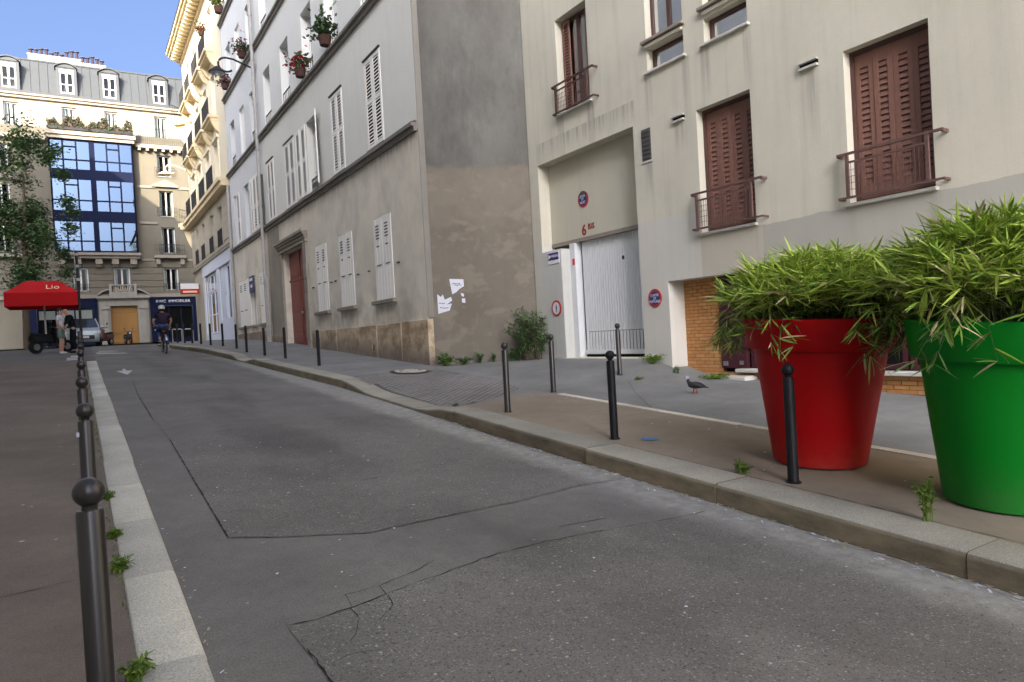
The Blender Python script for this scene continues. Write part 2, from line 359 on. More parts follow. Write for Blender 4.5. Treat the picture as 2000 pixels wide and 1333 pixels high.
# ------------------------------------------------------------------ object helpers
def tag(o, label=None, cat=None, group=None, kind=None):
    if label: o['label'] = label
    if cat: o['category'] = cat
    if group: o['group'] = group
    if kind: o['kind'] = kind
    return o
def thing(name, label, cat, loc=(0, 0, 0), group=None, rotz=0, kind=None):
    o = bpy.data.objects.new(name, None); COL.objects.link(o); o.empty_display_size = .3
    o.location = loc; o.rotation_euler = (0, 0, rotz)
    return tag(o, label, cat, group, kind)
def origin(o):
    v = Vector((0, 0, 0))
    while o: v = v+o.location; o = o.parent
    return v
class MB:
    def __init__(s): s.v = []; s.f = []; s.i = []
    def poly(s, pts, m=0):
        b = len(s.v); s.v += [tuple(p) for p in pts]; s.f.append(tuple(range(b, b+len(pts)))); s.i.append(m)
    def hexa(s, p, m=0):     # eight corners: bottom ring then top ring
        b = len(s.v); s.v += [tuple(q) for q in p]
        for f in ((3, 2, 1, 0), (4, 5, 6, 7), (0, 1, 5, 4), (1, 2, 6, 5), (2, 3, 7, 6), (3, 0, 4, 7)):
            s.f.append(tuple(b+k for k in f)); s.i.append(m)
    def box(s, x0, x1, y0, y1, z0, z1, m=0):
        s.hexa([(x0, y0, z0), (x1, y0, z0), (x1, y1, z0), (x0, y1, z0), (x0, y0, z1), (x1, y0, z1), (x1, y1, z1), (x0, y1, z1)], m)
    def fbox(s, fr, u0, u1, z0, z1, d0, d1, m=0):
        s.hexa([fr(*q) for q in ((u0, z0, d0), (u1, z0, d0), (u1, z0, d1), (u0, z0, d1), (u0, z1, d0), (u1, z1, d0), (u1, z1, d1), (u0, z1, d1))], m)
    def fquad(s, fr, u0, u1, z0, z1, d, m=0):
        s.poly([fr(u0, z0, d), fr(u1, z0, d), fr(u1, z1, d), fr(u0, z1, d)], m)
    def tube(s, pts, r, n=8, m=0, caps=True):
        pts = [Vector(p) for p in pts]; rr = r if hasattr(r, '__len__') else [r]*len(pts); rings = []
        for k, p in enumerate(pts):
            t = (pts[min(k+1, len(pts)-1)]-pts[max(k-1, 0)]).normalized()
            a = t.cross(Vector((0, 0, 1)) if abs(t.z) < .9 else Vector((1, 0, 0))).normalized(); c = t.cross(a)
            b0 = len(s.v)
            for j in range(n):
                an = 2*PI*j/n; s.v.append(tuple(p+(a*math.cos(an)+c*math.sin(an))*rr[k]))
            rings.append(b0)
        for k in range(len(rings)-1):
            for j in range(n):
                s.f.append((rings[k]+j, rings[k]+(j+1) % n, rings[k+1]+(j+1) % n, rings[k+1]+j)); s.i.append(m)
        if caps:
            s.f.append(tuple(rings[0]+j for j in range(n))); s.i.append(m)
            s.f.append(tuple(rings[-1]+j for j in reversed(range(n)))); s.i.append(m)
    def lathe(s, prof, c=(0, 0, 0), n=24, m=0, sx=1, sy=1):
        rings = []
        for r, z in prof:
            b = len(s.v); rings.append(b)
            for j in range(n):
                a = 2*PI*j/n; s.v.append((c[0]+r*sx*math.cos(a), c[1]+r*sy*math.sin(a), c[2]+z))
        for k in range(len(rings)-1):
            for j in range(n):
                s.f.append((rings[k]+j, rings[k]+(j+1) % n, rings[k+1]+(j+1) % n, rings[k+1]+j)); s.i.append(m)
    def ball(s, c, r, n=12, k=8, m=0, sz=1):
        s.lathe([(r*math.sin(PI*i/k)+1e-4, -r*sz*math.cos(PI*i/k)) for i in range(k+1)], c, n, m)
    def mesh(s, name, mats, smooth=False, off=None):
        me = bpy.data.meshes.new(name)
        v = s.v if off is None else [(a-off[0], b-off[1], c-off[2]) for a, b, c in s.v]
        me.from_pydata(v, [], s.f)
        for mt in (mats if isinstance(mats, (list, tuple)) else [mats]): me.materials.append(M[mt] if isinstance(mt, str) else mt)
        me.polygons.foreach_set('material_index', s.i)
        if smooth: me.polygons.foreach_set('use_smooth', [True]*len(s.f))
        me.update(); return me
    def build(s, name, mats, parent=None, smooth=False, local=False, **kw):
        o = bpy.data.objects.new(name, s.mesh(name, mats, smooth, None if local or not parent else origin(parent)))
        COL.objects.link(o); o.parent = parent
        if smooth == 'auto':
            for e in o.data.edges: pass
        return tag(o, **kw)
def smooth_angle(o, ang=35):
    me = o.data; bm = bmesh.new(); bm.from_mesh(me); bmesh.ops.remove_doubles(bm, verts=bm.verts, dist=1e-5)
    bmesh.ops.recalc_face_normals(bm, faces=bm.faces)
    for f in bm.faces: f.smooth = True
    for e in bm.edges: e.smooth = len(e.link_faces) == 2 and e.calc_face_angle(0) < math.radians(ang)
    bm.to_mesh(me); bm.free(); return o
def place(name, me, parent, loc, rot=(0, 0, 0), scale=None, **kw):
    o = bpy.data.objects.new(name, me); COL.objects.link(o); o.parent = parent
    o.location = Vector(loc)-origin(parent) if parent else loc; o.rotation_euler = rot
    if scale: o.scale = scale
    return tag(o, **kw)
_bm = {}
def boxmesh(name, dx, dy, dz, mat, bev=0):
    k = (name, round(dx, 4), round(dy, 4), round(dz, 4), mat)
    if k not in _bm:
        b = MB(); b.box(-dx/2, dx/2, -dy/2, dy/2, -dz/2, dz/2); me = b.mesh(name, mat)
        if bev:
            bm = bmesh.new(); bm.from_mesh(me); bmesh.ops.bevel(bm, geom=bm.edges[:], offset=bev, segments=1, affect='EDGES'); bm.to_mesh(me); bm.free()
        _bm[k] = me
    return _bm[k]
def bevel(o, off=.01, seg=1):
    bm = bmesh.new(); bm.from_mesh(o.data); bmesh.ops.remove_doubles(bm, verts=bm.verts, dist=1e-5)
    es = [e for e in bm.edges if len(e.link_faces) == 2 and e.calc_face_angle(0) > .5]
    bmesh.ops.bevel(bm, geom=es, offset=off, segments=seg, affect='EDGES'); bm.to_mesh(o.data); bm.free(); return o
def copy_tree(o, parent=None):
    c = o.copy(); COL.objects.link(c); c.parent = parent
    for ch in list(o.children): copy_tree(ch, c)
    return c
def FX(X): return lambda u, z, d: (X+d, u, z)
def FY(Y): return lambda u, z, d: (u, Y+d, z)
def wall(b, fr, u0, u1, z0, z1, holes, m=0, mr=None):
    mr = m if mr is None else mr
    us = sorted(set([u0, u1]+[h[0] for h in holes]+[h[1] for h in holes])); zs = sorted(set([z0, z1]+[h[2] for h in holes]+[h[3] for h in holes]))
    us = [u for u in us if u0 <= u <= u1]; zs = [z for z in zs if z0 <= z <= z1]
    for i in range(len(us)-1):
        for j in range(len(zs)-1):
            uc, zc = (us[i]+us[i+1])/2, (zs[j]+zs[j+1])/2
            if any(h[0] < uc < h[1] and h[2] < zc < h[3] for h in holes): continue
            b.fquad(fr, us[i], us[i+1], zs[j], zs[j+1], 0, m)
    for h in holes:
        a, c, p, q, d = h[:5]
        b.poly([fr(a, p, 0), fr(a, p, d), fr(a, q, d), fr(a, q, 0)], mr); b.poly([fr(c, p, 0), fr(c, p, d), fr(c, q, d), fr(c, q, 0)], mr)
        b.poly([fr(a, q, 0), fr(a, q, d), fr(c, q, d), fr(c, q, 0)], mr); b.poly([fr(a, p, 0), fr(a, p, d), fr(c, p, d), fr(c, p, 0)], mr)
def window(fr, u0, u1, z0, z1, d, par, fm='wframe', gm='glass', nm=1, bars=(), fw=.055, curtain=None, name='window', opened=False):
    b = MB()
    b.fbox(fr, u0, u0+fw, z0, z1, d, d+.06); b.fbox(fr, u1-fw, u1, z0, z1, d, d+.06)
    b.fbox(fr, u0+fw, u1-fw, z0, z0+fw, d, d+.06); b.fbox(fr, u0+fw, u1-fw, z1-fw, z1, d, d+.06)
    cuts = [u0+fw]
    for k in range(nm):
        c = u0+(u1-u0)*(k+1)/(nm+1); b.fbox(fr, c-fw*.8, c+fw*.8, z0+fw, z1-fw, d+.003, d+.057)
    for t in bars:
        zz = z0+(z1-z0)*t; b.fbox(fr, u0+fw, u1-fw, zz-fw*.35, zz+fw*.35, d+.01, d+.05)
    o = b.build(name, fm, par)
    g = MB(); g.fquad(fr, u0+fw, u1-fw, z0+fw, z1-fw, d+.03); g.build('pane', gm, o)
    k = MB(); k.fquad(fr, u0-.02, u1+.02, z0-.02, z1+.02, d+.45); k.build('interior', 'dark', o)
    if curtain:
        c = MB()
        for (a, e) in curtain:
            n = max(3, int((e-a)*(u1-u0)/.05))
            for q in range(n):
                ua = u0+(u1-u0)*lerp(a, e, q/n); ub = u0+(u1-u0)*lerp(a, e, (q+1)/n)
                d0, d1 = (.12, .15) if q % 2 else (.15, .12)
                c.poly([fr(ua, z0, d+d0), fr(ub, z0, d+d1), fr(ub, z1, d+d1), fr(ua, z1, d+d0)])
        c.build('curtain', 'curtain', o)
    return o
def louver_leaf(fr, u0, u1, z0, z1, d, par, mat, splits=(.5,), pitch=.08, top=.08, slatm=None, st=.05, objs=True, back=True, sl_h=None, bm='dark'):
    """one louvred shutter leaf: stiles and rails, tilted slats as sub-parts, a dark backing"""
    b = MB(); th = .035
    b.fbox(fr, u0, u0+st, z0, z1, d, d+th); b.fbox(fr, u1-st, u1, z0, z1, d, d+th)
    zz = [z0]+[z0+(z1-z0)*t for t in splits]+[z1]; spans = []
    for k in range(len(zz)):
        a = zz[k]-(top/2 if 0 < k < len(zz)-1 else (top if k else 0)); c = a+top
        b.fbox(fr, u0+st, u1-st, a, c, d+.002, d+th-.002)
    for k in range(len(zz)-1):
        spans.append((zz[k]+(top if k == 0 else top/2), zz[k+1]-(top if k == len(zz)-2 else top/2)))
    if back: b.fbox(fr, u0+st, u1-st, z0+.01, z1-.01, d+th-.004, d+th+.004, 1)
    o = b.build('shutter', [mat, bm], par)
    key = ('slat', tuple(round(q, 3) for q in (Vector(fr(1, 0, 0))-Vector(fr(0, 0, 0)))), round(u1-u0, 3), mat, sl_h, pitch); W = u1-u0-2*st
    s = MB()
    uc = (u0+u1)/2
    hh = (sl_h or pitch*.62)/2
    def slat(bb, zc):
        p = [fr(u0+st, zc-hh, d+.003), fr(u1-st, zc-hh, d+.003), fr(u1-st, zc-hh+.008, d+.006), fr(u0+st, zc-hh+.008, d+.006),
             fr(u0+st, zc+hh-.008, d+.024), fr(u1-st, zc+hh-.008, d+.024), fr(u1-st, zc+hh, d+.027), fr(u0+st, zc+hh, d+.027)]
        bb.hexa(p)
    zs = []
    for a, c in spans:
        n = max(1, int((c-a)/pitch))
        zs += [a+(c-a)*(k+.5)/n for k in range(n)]
    if objs:
        if key not in _bm:
            slat(s, 0); ref = Vector(fr(uc, 0, d)); _bm[key] = s.mesh('slat', slatm or mat, off=ref)
        for z in zs: place('slat', _bm[key], o, fr(uc, z, d))
    else:
        for z in zs: slat(s, z)
        tag(s.build('slat', slatm or mat, o), kind='stuff')
    return o
_dg = None
def text_mesh(s, size, mat, ext=.004, spacing=1.0, bold=.0):
    cu = bpy.data.curves.new('lettering', 'FONT'); cu.body = s; cu.size = size; cu.extrude = ext; cu.align_x = 'CENTER'; cu.align_y = 'CENTER'; cu.space_character = spacing; cu.resolution_u = 3; cu.offset = bold
    o = bpy.data.objects.new('lettering', cu); COL.objects.link(o)
    dg = bpy.context.evaluated_depsgraph_get(); me = bpy.data.meshes.new_from_object(o.evaluated_get(dg))
    bpy.data.objects.remove(o); bpy.data.curves.remove(cu)
    me.materials.clear(); me.materials.append(M[mat]); return me
def letters(s, size, mat, parent, loc, rot, ext=.004, sx=1, spacing=1.0, name='lettering', bold=0):
    return place(name, text_mesh(s, size, mat, ext, spacing, bold), parent, loc, rot, (sx, 1, 1))
RX_GAR = (PI/2, 0, -PI/2)      # lettering on a wall that faces -X
RX_FAR = (PI/2, 0, 0)          # lettering on a wall that faces -Y
# ------------------------------------------------------------------ the setting: ground, road, pavements, kerbs
def frange(a, b, st):
    n = max(1, int(round((b-a)/st))); return [a+(b-a)*i/n for i in range(n+1)]
def sheet(name, mat, ys, xfn, zfn, nx=6, parent=None, **kw):
    b = MB(); rows = []
    for y in ys:
        x0, x1 = xfn(y); rows.append([(lerp(x0, x1, i/nx), y, zfn(lerp(x0, x1, i/nx), y)) for i in range(nx+1)])
    for j in range(len(rows)-1):
        for i in range(nx): b.poly([rows[j][i], rows[j][i+1], rows[j+1][i+1], rows[j+1][i]])
    o = b.build(name, mat, parent, **kw)
    bm = bmesh.new(); bm.from_mesh(o.data); bmesh.ops.remove_doubles(bm, verts=bm.verts, dist=1e-5); bm.to_mesh(o.data); bm.free()
    for p in o.data.polygons: p.use_smooth = True
    return o
yr = frange(-14, 8, .8)+frange(8.3, 15, .3)+frange(15.6, 26, .5)+frange(26.5, 56, .9)
sheet('ground', 'earth', frange(-300, 300, 20), lambda y: (-300, 300), lambda x, y: gz(y)-.6, 20, kind='structure')
road = sheet('road', 'road', yr, lambda y: (.40, kx(y)+.02), lambda x, y: zroad(x, y), 8, kind='structure')
crossroad = sheet('cross_road', 'crossroad', frange(56, 64.5, 1), lambda y: (-40, 40), lambda x, y: gz(y)-.06, 30, kind='structure')
sheet('square', 'crossroad', frange(26.2, 56, 1), lambda y: (-12, .402), lambda x, y: gz(y)-.036, 8, kind='structure')
sheet('far_pavement', 'pave', frange(64.5, 69, .9), lambda y: (-40, 40), lambda x, y: gz(y)+.06, 20, kind='structure')
pavement = sheet('pavement', 'pave', yr, lambda y: (kx(y)+.37, 10.6), lambda x, y: zpav(x, y)-.004, 22, kind='structure')
lpave = sheet('left_pavement', 'lpave', frange(-14, 26.2, 1), lambda y: (-3.4, .138), lambda x, y: gz(y), 4, kind='structure')
# pale border stones between the brown and the grey pavement
strip = thing('border_strip', None, None, (6.5, 3, gz(3)), kind='structure')
yy = [2.2, 3.3, 4.45, 5.6, 6.75, 6.78, 7.9, 9.1]
for a, c in ((2.2, 3.3), (3.31, 4.45), (4.46, 5.6), (5.61, 6.85), (6.87, 8.0), (8.01, 9.2)):
    j = R.uniform(-.015, .015); b = MB()
    b.hexa([(6.44+j, a, gz(a)-.05), (6.57+j, a, gz(a)-.05), (6.57+j, c, gz(c)-.05), (6.44+j, c, gz(c)-.05),
            (6.44+j, a, gz(a)+.006), (6.57+j, a, gz(a)+.006), (6.57+j, c, gz(c)+.006), (6.44+j, c, gz(c)+.006)])
    bevel(b.build('border_stone', 'strip', strip), .004)
# kerbs: each stone its own piece
def kerb(name, mat, ys, inner, outer, top, bot, edge, gap=.007):
    t = thing(name, None, None, (outer(ys[0]), ys[0], gz(ys[0])), kind='structure')
    for a, c in zip(ys[:-1], ys[1:]):
        n = max(1, int((c-a)/.45)); b = MB(); sec = []
        dz = R.uniform(-.004, .004); dx = R.uniform(-.006, .006)
        for k in range(n+1):
            y = lerp(a+gap/2, c-gap/2, k/n); i_, o_, t_ = inner(y)+dx, outer(y)+dx, top(y)+dz
            e_ = edge(y); sec.append([(i_, y, bot(y)), (o_, y, bot(y)), (o_, y, t_-.012), (o_-.012, y, t_), (i_+.034, y, t_), (i_+.012, y, t_-.009), (i_+.001, y, t_-.032)] if e_ < 0 else [(i_, y, bot(y)), (o_, y, bot(y)), (o_, y, t_-.032), (o_-.01, y, t_-.009), (o_-.034, y, t_), (i_+.012, y, t_), (i_, y, t_-.012)])
        for k in range(n):
            for q in range(7): b.poly([sec[k][q], sec[k][(q+1) % 7], sec[k+1][(q+1) % 7], sec[k+1][q]])
        b.poly(sec[0][::-1]); b.poly(sec[-1])
        o = b.build('kerb_stone', mat, t); smooth_angle(o, 50)
    return t
rj = [-3.2, -1.45, .35, 2.1, 3.98, 5.68, 7.45, 8.75]+[10.15, 11.5, 12.6, 13.9]+[15.6, 17.3, 19, 20.7, 22, 23.4, 24.4, 26, 27.6, 29.2, 30.8, 32.2, 33.4, 34.4, 35.3, 36.1, 36.8, 37.5]
kerb('right_kerb', 'kerb', rj, lambda y: kx(y), lambda y: kx(y)+.40, lambda y: gz(y)-dip(y)+.004, lambda y: gz(y)-.35, lambda y: -1)
lj = [-1.2, 0, 1.1, 2.2, 3.37, 4.55, 5.76, 7.0, 8.2, 9.5, 10.7, 12, 13.2, 14.5, 15.8, 17, 18.3, 19.6, 21, 22.3, 23.6, 25]
kerb('left_kerb', 'lkerb', lj, lambda y: .135, lambda y: .40, lambda y: gz(y)+.012, lambda y: gz(y)-.25, lambda y: 1)
# sett paving across the dropped crossing: rows laid on the diagonal
def inpoly(x, y, P):
    r = False
    for i in range(len(P)):
        (x1, y1), (x2, y2) = P[i], P[i-1]
        if (y1 > y) != (y2 > y) and x < (x2-x1)*(y-y1)/(y2-y1)+x1: r = not r
    return r
ZONE = [(4.86, 14.3), (4.78, 10.2), (5.0, 9.65), (6.0, 10.0), (6.5, 10.4), (6.85, 11.8), (6.75, 14.2), (5.9, 14.9)]
b = MB(); setts = []; ca, sa = math.cos(math.radians(40)), math.sin(math.radians(40)); L, Wd = .205, .105
for r in range(-90, 140):
    for k in range(-40, 90):
        u = (k+.5*(r % 2))*(L+.014); v = r*(Wd+.016)
        x = 4.5+u*ca-v*sa; y = 8.5+u*sa+v*ca
        if not inpoly(x, y, ZONE): continue
        h = R.uniform(0, .007)+.004
        q = []
        for su, sv in ((-1, -1), (1, -1), (1, 1), (-1, 1)):
            for e, zz in ((.0, 0), (.012, h)):
                uu, vv = su*(L/2-e), sv*(Wd/2-e); px, py = x+uu*ca-vv*sa, y+uu*sa+vv*ca; q.append((px, py, zpav(px, py)+zz-.002))
        setts.append((math.hypot(x, y), q[0::2], q[1::2]))
setts.sort(key=lambda s: s[0])          # the nearest setts singly, the rest as one mass
for k, (_, lo, hi) in enumerate(setts):
    t = MB() if k < 280 else b
    t.poly(hi)
    for i in range(4): t.poly([lo[i], lo[(i+1) % 4], hi[(i+1) % 4], hi[i]])
    if k < 280: t.build('sett', 'sett', pavement)
b.build('sett_mass', 'sett', pavement, kind='stuff')
sheet('joint_bed', 'joint', frange(9.6, 14.9, .2), lambda y: (min(x for x in frange(4.6, 7, .02) if inpoly(x, min(max(y, 9.7), 14.85), ZONE)), max(x for x in frange(4.6, 7, .02) if inpoly(x, min(max(y, 9.7), 14.85), ZONE))), lambda x, y: zpav(x, y), 8, pavement)
# worn asphalt patches and tar cracks on the road
def patch(name, mat, pts, lift, parent, grid=.35):
    bm = bmesh.new(); vs = [bm.verts.new((x, y, 0)) for x, y in pts]; bm.faces.new(vs)
    lo_x, hi_x = min(p[0] for p in pts), max(p[0] for p in pts); lo_y, hi_y = min(p[1] for p in pts), max(p[1] for p in pts)
    for ax, lo, hi in ((0, lo_x, hi_x), (1, lo_y, hi_y)):
        t = lo+grid
        while t < hi:
            co = [0, 0, 0]; no = [0, 0, 0]; co[ax] = t; no[ax] = 1
            bmesh.ops.bisect_plane(bm, geom=bm.verts[:]+bm.edges[:]+bm.faces[:], plane_co=co, plane_no=no); t += grid
    for v in bm.verts: v.co.z = zroad(v.co.x, v.co.y)+lift
    me = bpy.data.meshes.new(name); bm.to_mesh(me); bm.free(); me.materials.append(M[mat])
    o = bpy.data.objects.new(name, me); COL.objects.link(o); o.parent = parent; return o
EDGE1 = [(.79, 3.54), (.93, 3.53), (1.17, 3.59), (1.51, 3.70), (1.81, 3.78), (2.15, 3.88), (2.65, 3.92), (3.16, 3.90), (3.61, 3.86), (4.2, 3.86)]
EDGE2 = [(.79, 5.12), (1.13, 4.93), (1.64, 4.72), (1.97, 4.76), (2.42, 4.82), (2.89, 4.85), (3.72, 5.02), (4.2, 5.02)]
patch('asphalt_patch', 'patch', EDGE1+[(4.26, -6), (.84, -6), (.82, 2.92), (.80, 3.25)], .004, road)
patch('asphalt_patch', 'patch', EDGE2+[(4.26, 9.9), (2.68, 10.02), (.86, 9.47)], .004, road)
patch('asphalt_patch', 'patch', [(.84, 11.2), (2.4, 11.6), (2.5, 15.2), (.87, 14.9)], .003, road)
def crack(pts, wd, jit=.02, fn=zroad, lift=.007, par=None, mat='crack'):
    P = []
    for (x0, y0), (x1, y1) in zip(pts[:-1], pts[1:]):
        n = max(2, int(math.hypot(x1-x0, y1-y0)/.05))
        for k in range(n): t = k/n; P.append((lerp(x0, x1, t)+R.gauss(0, jit*.22), lerp(y0, y1, t)+R.gauss(0, jit*.22)))
    P.append(pts[-1]); b = MB(); prev = None
    for k, (x, y) in enumerate(P):
        a = P[max(k-1, 0)]; c = P[min(k+1, len(P)-1)]; dx, dy = c[0]-a[0], c[1]-a[1]; l = math.hypot(dx, dy) or 1
        w = wd*.65*R.uniform(.12, 1.0)*(.5 if k in (0, len(P)-1) else 1)
        e = [(x-dy/l*w, y+dx/l*w), (x+dy/l*w, y-dx/l*w)]; e = [(p, q, fn(p, q)+lift) for p, q in e]
        if prev: b.poly([prev[0], prev[1], e[1], e[0]])
        prev = e
    return b.build('crack', mat, par or road)
crack(EDGE1[:-1]+[(4.15, 3.86)], .009); crack(EDGE2[:5], .006); crack(EDGE2[4:], .0035, .03)
crack([(.79, 5.12), (.86, 9.47)], .011, .004); crack([(.86, 9.47), (1.5, 9.7), (2.68, 10.03), (4.1, 9.95)], .008)
crack([(.83, 11.17), (.86, 14.93)], .012, .004); crack([(.83, 11.2), (2.4, 11.6)], .006)
crack([(.82, 2.4), (.82, 2.92), (.81, 3.25)], .009, .02); crack([(2.84, 4.14), (3.28, 4.12)], .010, .006)
crack([(1.13, 3.60), (1.16, 3.75), (1.35, 3.78), (1.66, 3.90), (1.8, 3.98)], .006); crack([(1.35, 3.64), (1.36, 3.78)], .007)
crack([(1.13, 3.58), (1.12, 3.42), (1.06, 3.3), (1.0, 3.22)], .006); crack([(1.35, 3.62), (1.33, 3.5), (1.2, 3.36)], .005)
crack([(.9, 3.08), (1.0, 3.1), (1.12, 3.06)], .005); crack([(1.1, 21.9), (1.9, 22.3)], .02, .01); crack([(.95, 17.6), (.87, 14.93)], .010)
crack([(2.1, 6.2), (2.35, 6.25)], .012, .01)
for y0 in (6.0, 13.4, 18.2): crack([(1.0, y0+7), (2.2, y0+7.15), (3.6, y0+7.0)], .006, .03)
crack([(6.6, 7.2), (7.4, 8.4), (8.3, 9.6)], .008, .02, zpav, .001, pavement)
crack([(5.9, 6.9), (6.3, 6.9)], .006, .02, zpav, .001, pavement)
crack([(4.69, -3), (4.70, 8.7)], .010, .006, zpav, .002, pavement); crack([(6.59, 2.2), (6.585, 9.2)], .008, .006, zpav, .002, pavement)
crack([(4.285, -3), (4.29, 7), (4.35, 8.8)], .014, .006, zroad, .004)
crack([(6.85, 11.8), (6.8, 14.2), (7.0, 14.9)], .01, .006, zpav, .002, pavement)
crack([(-1.0, 4.6), (.1, 4.75)], .006, .02, lambda x, y: gz(y), .003, lpave)
# white paint on the ground
def mark(pts, parent, lift=.008, fn=zroad):
    b = MB(); b.poly([(x, y, fn(x, y)+lift) for x, y in pts]); return b.build('road_marking', 'marking', parent)
mark([(.93, 21.55), (.99, 21.6), (1.0, 20.9), (1.14, 20.9), (.94, 19.55), (.76, 20.9), (.91, 20.9)], road)
for y0, y1, x0, x1 in ((29.6, 30.2, .5, 1.5), (30.7, 31.1, .5, 1.15), (31.7, 32.2, .6, 1.3)):
    mark([(x0, y0), (x1, y0+.1), (x1-.1, y1), (x0, y1)], road)
    mark([(x0-.9, y0-3.4), (x0-.55, y0-3.4), (x0-.55, y1-3.2), (x0-.9, y1-3.2)], road, .012, lambda x, y: gz(y)-.03)
b = MB()
for k in range(22):
    a = R.uniform(0, 6.28); r = R.uniform(0, .085); x, y = 5.13+r*math.cos(a), 5.63+r*1.2*math.sin(a); s = R.uniform(.014, .04)
    b.poly([(x+s*math.cos(t)*R.uniform(.7, 1.2), y+s*math.sin(t)*R.uniform(.7, 1.2), gz(y)+.003+k*.00005) for t in (0, 1, 2, 3, 4, 5.2)])
tag(b.build('paint_mark', 'bluepaint', pavement))
# round inspection cover
mh = thing('manhole_cover', 'round cast cover set in the pavement near the grey house corner', 'manhole cover', (6.15, 14.35, zpav(6.15, 14.35)))
b = MB(); c = (6.15, 14.35)
def onp(r, a, dz): x, y = c[0]+r*.72*math.cos(a), c[1]+r*.95*math.sin(a); return (x, y, zpav(x, y)+dz+.012)
for k in range(32):
    a, e = 2*PI*k/32, 2*PI*(k+1)/32; b.poly([onp(.58, a, .006), onp(.58, e, .006), onp(.47, e, .014), onp(.47, a, .014)])
b.build('frame', 'iron', mh)
b = MB(); b.poly([onp(.485, 2*PI*k/32, .008) for k in range(32)])
for k in range(110):
    r, a = .44*math.sqrt(R.random()), R.uniform(0, 6.28); x, y = c[0]+r*.72*math.cos(a), c[1]+r*.95*math.sin(a); z = zpav(x, y)+.012
    b.box(x-.022, x+.022, y-.022, y+.022, z, z+.017, 1)
b.build('cover', ['sett', 'strip'], mh)
# ------------------------------------------------------------------ cream garage building, front on X = 9.8
G = FX(9.8); GX = 9.8
gar = thing('garage_building', 'cream rendered apartment building with brown shutters and a white garage door', 'building', (9.8, 7, gz(7)))
ZT = 12.6
holes = [(10.79, 14.28, .3, 5.59, .38), (12.1, 13.26, 6.54, 8.73, .28), (9.3, 10.28, 6.51, 6.95, .2), (9.3, 10.28, 7.11, 8.75, .2),
         (7.85, 8.8, 6.51, 6.95, .2), (7.85, 8.8, 7.15, 8.75, .2), (7.87, 9.08, 3.16, 5.40, .26), (4.96, 6.18, 3.16, 5.40, .26), (.6, 10.02, -.4, 2.36, .42),
         (2.0, 3.2, 3.16, 5.4, .26), (12.1, 13.26, 9.9, 12.1, .28), (9.3, 10.28, 10.4, 12.1, .2), (7.87, 9.08, 6.9+3.0, 12.1, .26), (4.96, 6.18, 7.0, 9.1, .26), (4.96, 6.18, 10.4, 12.4, .26)]
b = MB(); wall(b, G, -8, 14.66, -1.5, ZT, holes)
b.poly([G(-8, -1.5, 0), G(-8, -1.5, 9), G(-8, ZT, 9), G(-8, ZT, 0)]); b.poly([G(-8, ZT, 0), G(14.66, ZT, 0), G(14.66, ZT, 9), G(-8, ZT, 9)])
b.poly([G(14.66, ZT, 0), G(14.66, ZT, 9), G(14.66, 9, 9), G(14.66, 9, 0)])
b.build('wall', 'garage_wall', gar)
# recess of the garage: upper panel, pier, door
b = MB(); b.fbox(G, 10.70, 14.35, 3.60, 5.62, .31, .5); o = b.build('upper_panel', 'panel_wall', gar)
b = MB(); b.fbox(G, 10.70, 14.35, 3.575, 3.66, .295, .33); b.build('lintel_trim', 'dsill', o)
b = MB(); b.fbox(G, 13.50, 14.30, .3, 3.46, -.004, .44); bevel(b.build('pier', 'pier_wall', gar), .012)
b = MB(); b.fbox(G, 13.30, 13.498, .3, 3.57, .25, .5); b.build('door_post', 'garagedoor', gar)
gd = MB(); n = 30; u0, u1 = 10.60, 13.22
for k in range(n):
    a, c = lerp(u0, u1, k/n), lerp(u0, u1, (k+1)/n); gp = .014
    lo = 1.46 if u0+.15 < (a+c)/2 < u1-.12 else .97
    gd.hexa([G(a+gp, lo, .40), G(c-gp, lo, .40), G(c, lo, .425), G(a, lo, .425), G(a+gp, 3.57, .40), G(c-gp, 3.57, .40), G(c, 3.57, .425), G(a, 3.57, .425)])
gd.fbox(G, u0, u1, .95, 3.58, .425, .45)
gdo = gd.build('garage_door', 'garagedoor', gar)
for k in range(21):
    u = lerp(10.86, 13.05, k/20)
    place('slat', boxmesh('slat', .02, .072, .44, 'garagedoor'), gdo, G(u, 1.23, .405)); 
    b = MB()
b = MB(); b.fbox(G, 10.78, 13.12, 1.0, 1.46, .418, .424); b.build('vent_gap', 'dark', gdo)
b = MB(); b.fbox(G, u0, u1, .93, 1.03, .37, .42); b.build('bottom_rail', 'garagedoor', gdo)
b = MB(); b.fbox(G, u0, u1, .72, .93, .43, .45); b.fbox(G, 13.215, 13.29, .8, 3.57, .445, .46); b.build('door_gap_shade', 'dark', gdo)  # dark strips stand for the shade in the gaps under and beside the door
b = MB(); b.fbox(G, 11.72, 11.78, 3.0, 3.08, .385, .405); b.build('lock', 'iron', gdo)
b = MB(); b.fbox(G, 13.31, 13.37, 3.05, 3.2, .225, .2499); b.build('warning_light', 'sred', gar)
# threshold stones under the wall
b = MB(); b.fbox(G, 10.75, 13.5, .80, .868, -.10, .36); bevel(b.build('threshold', 'strip', gar), .01)
